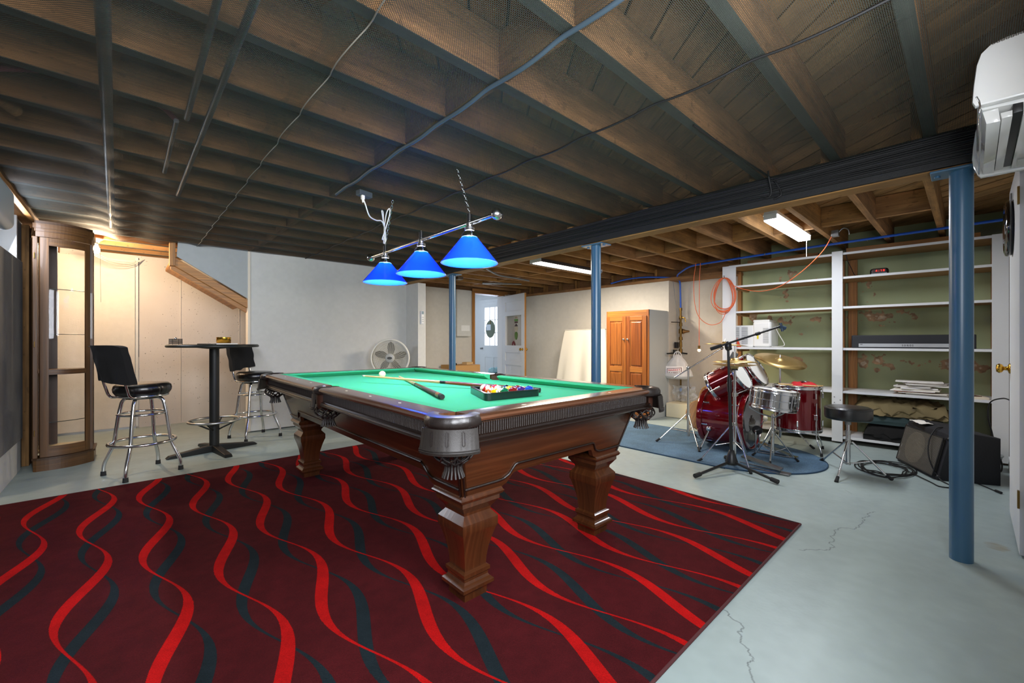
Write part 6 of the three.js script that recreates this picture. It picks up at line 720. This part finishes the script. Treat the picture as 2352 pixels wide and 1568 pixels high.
// cable coil and leads on the floor
{ const pts = []; for (let k = 0; k < 90; k++) { const a = k / 90 * Math.PI * 2 * 5.2, r = 0.19 + 0.09 * noise.noise(k * 0.21, 1, 1) + 0.03 * Math.sin(a * 0.37); pts.push([4.80 + 0.10 * noise.noise(k * 0.05, 4, 1) + r * 1.25 * Math.cos(a), 0.0055 + 0.004 * (k % 5) * 0.6, -0.50 + r * 0.85 * Math.sin(a) + 0.05 * noise.noise(k * 0.07, 7, 2)]); } pts.push([4.62, 0.006, -0.22], [4.52, 0.006, -0.16], [4.58, 0.006, -0.09], [4.72, 0.02, -0.17], [4.79, 0.15, -0.23], [4.86, 0.28, -0.235], [4.93, 0.375, -0.20], [5.0, 0.386, -0.16]); single('cable_coil', 'loose coil of black cable on the floor before the amplifier', 'cable', tube(pts, 0.0045, 520, 6), M.blackCord); }
single('power_cord', 'black power cord curving from the wall socket down to the amplifier', 'cord', tube([[4.86, 0.66, 0.20], [4.93, 0.665, 0.16], [5.0, 0.62, 0.10], [5.03, 0.50, 0.09], [5.06, 0.38, 0.11], [5.05, 0.25, 0.13], [5.02, 0.15, 0.16], [4.94, 0.10, 0.15], [4.94, 0.18, 0.12], [4.97, 0.24, 0.08]], 0.005, 70, 6), M.blackCord);
single('floor_lead', 'short black lead with plug lying on the floor by the right wall', 'cord', [tube([[4.85, 0.006, 0.02], [4.75, 0.006, 0.08], [4.68, 0.006, 0.12]], 0.004, 20, 6), rod([4.68, 0.010, 0.12], [4.64, 0.010, 0.145], 0.009)], M.blackCord);
single('grey_tub', 'small grey plastic tub on the floor beside the right upright', 'tub', lathe([[0, 0], [0.075, 0], [0.095, 0.12], [0.102, 0.122], [0.102, 0.132], [0.092, 0.132], [0.073, 0.008], [0, 0.008]], 36), new THREE.MeshStandardMaterial({ color: 0x9aa09f, roughness: 0.5, side: THREE.DoubleSide }), [5.47, 0, 0.085]);
// ---------------------------------------------------------------- right wall: door, casing, split air conditioner, clock
{ const t = struct('door_3', null, null, 'white door at the right picture edge with brass knob'); part('door_slab', bx(3.35, 4.16, 0.012, 2.05, 0.165, 0.234, 0.003), M.whitePaint, t); const k = lathe([[0.032, 0], [0.03, 0.006], [0.012, 0.012], [0.012, 0.026], [0.026, 0.034], [0.03, 0.046], [0.022, 0.058], [0, 0.06]], 26); k.rotateX(-Math.PI / 2); k.translate(4.09, 0.93, 0.165); part('knob', k, M.brass, t, 'brass knob'); for (const y of [0.25, 1.8]) part('hinge', bx(3.34, 3.36, y, y + 0.09, 0.158, 0.166), M.brassOld, t); struct('trim_9', [bx(4.17, 4.27, 0, 2.05, 0.19, 0.235, 0.004), bx(3.24, 3.34, 0, 2.05, 0.19, 0.235, 0.004), bx(3.24, 4.27, 2.06, 2.14, 0.19, 0.235, 0.004)], M.whitePaint, 'white door casing'); struct('trim_10', bx(4.60, 4.68, 0, 2.12, 0.195, 0.235, 0.004), M.whitePaint, 'white vertical trim board'); struct('baseboard_right', [bx(4.275, 4.595, 0, 0.11, 0.215, 0.235, 0.004), bx(4.685, 5.60, 0, 0.11, 0.215, 0.235, 0.004)], M.whitePaint); struct('trim_11', bx(5.79, 5.83, 0, 2.1, 0.19, 0.235, 0.002), M.stud, 'bare stud in the corner gap');
  const o = thing('wall_outlet', 'white wall socket with the black cord plugged in low on the right wall', 'socket', [4.86, 0.62, 0.235]); part('plate', box(0.07, 0.115, 0.006, 0, 0, -0.003, 0.002), M.whitePlastic, o); part('plug', box(0.028, 0.03, 0.03, 0, 0.025, -0.02, 0.005), M.blackPlastic, o); }
{ const t = thing('split_air_conditioner', 'white wall-mounted split air conditioner at the upper right corner', 'air conditioner', [2.22, 1.868, 0.233]); // runs along +x, front faces -z
  const Lx = 0.73, gl = phy(0xdededa, 0.18, 0, { clearcoat: 0.7, clearcoatRoughness: 0.08 });
  const cap = [[0, 0.0], [0, 0.272], [-0.15, 0.272], [-0.185, 0.264], [-0.205, 0.245], [-0.215, 0.21], [-0.222, 0.14], [-0.225, 0.085], [-0.220, 0.05], [-0.208, 0.012], [-0.20, 0.0]], body = [[0, 0.05], [0, 0.266], [-0.15, 0.266], [-0.182, 0.258], [-0.200, 0.240], [-0.209, 0.205], [-0.215, 0.14], [-0.214, 0.085], [-0.205, 0.06], [-0.10, 0.05]];
  const mk = (p, x0, x1, b = 0.003) => { const g = ext(p, x1 - x0 - 2 * b, b); warp(g, (x, y, z) => [x0 + b + z, y, x]); return toCreasedNormals(g, 0.5); };
  part('end_cap', mk(cap, Lx - 0.03, Lx, 0.006), gl, t); const near = part('end_cap', mk(cap.map(q => [q[0], Math.max(q[1], 0.062 + 0.2 * (q[0] + 0.13) * (q[0] > -0.13 ? 0 : -0.6))]), 0, 0.03, 0.006), gl, t); part('front_panel', mk(body, 0.031, Lx - 0.031), gl, t);
  part('flap', mk([[-0.205, 0.05], [-0.196, 0.006], [-0.165, 0.004], [-0.17, 0.05]], 0.032, Lx - 0.034, 0.001), gl, t, 'white air flap'); part('flap', mk([[-0.163, 0.03], [-0.160, 0.012], [-0.138, 0.012], [-0.138, 0.03]], 0.032, Lx - 0.034, 0.001), gl, t, 'white air flap'); part('outlet', mk([[-0.135, 0.05], [-0.135, 0.02], [-0.115, 0.02], [-0.115, 0.05]], 0.032, Lx - 0.034, 0.001), M.blackPlastic, t, 'dark air slot'); part('bottom_panel', mk([[-0.112, 0.05], [-0.112, 0.006], [0, 0.004], [0, 0.05]], 0.032, Lx - 0.034, 0.001), gl, t);
  part('front_trim', tube([[0.0, 0.10, -0.221], [0.002, 0.07, -0.212], [0.02, 0.03, -0.214], [0.2, 0.012, -0.210], [Lx - 0.03, 0.010, -0.208]], 0.003, 40, 6), M.chrome, t, 'chrome trim line'); const sl = []; part('type_label', bx(Lx - 0.16, Lx - 0.06, 0.0030, 0.0042, -0.10, -0.05), std(0xc9c9c6, 0.6), t); }
{ const t = thing('round_plaque', 'glossy black round plaque hanging on the white door, cut off by the right edge', 'plaque', [3.86, 1.77, 0.163], Math.PI); part('disc', lathe([[0, 0], [0.155, 0], [0.165, 0.012], [0.16, 0.026], [0.14, 0.032], [0.12, 0.024], [0, 0.022]], 48).rotateX(Math.PI / 2), phy(0x101010, 0.12, 0, { clearcoat: 1 }), t); part('boss', lathe([[0, 0.03], [0.03, 0.028], [0.04, 0.022]], 24).rotateX(Math.PI / 2), M.steel, t); part('hanger', box(0.03, 0.05, 0.006, 0, 0.155, 0.004), M.steel, t); }
renderer.render(scene, camera);
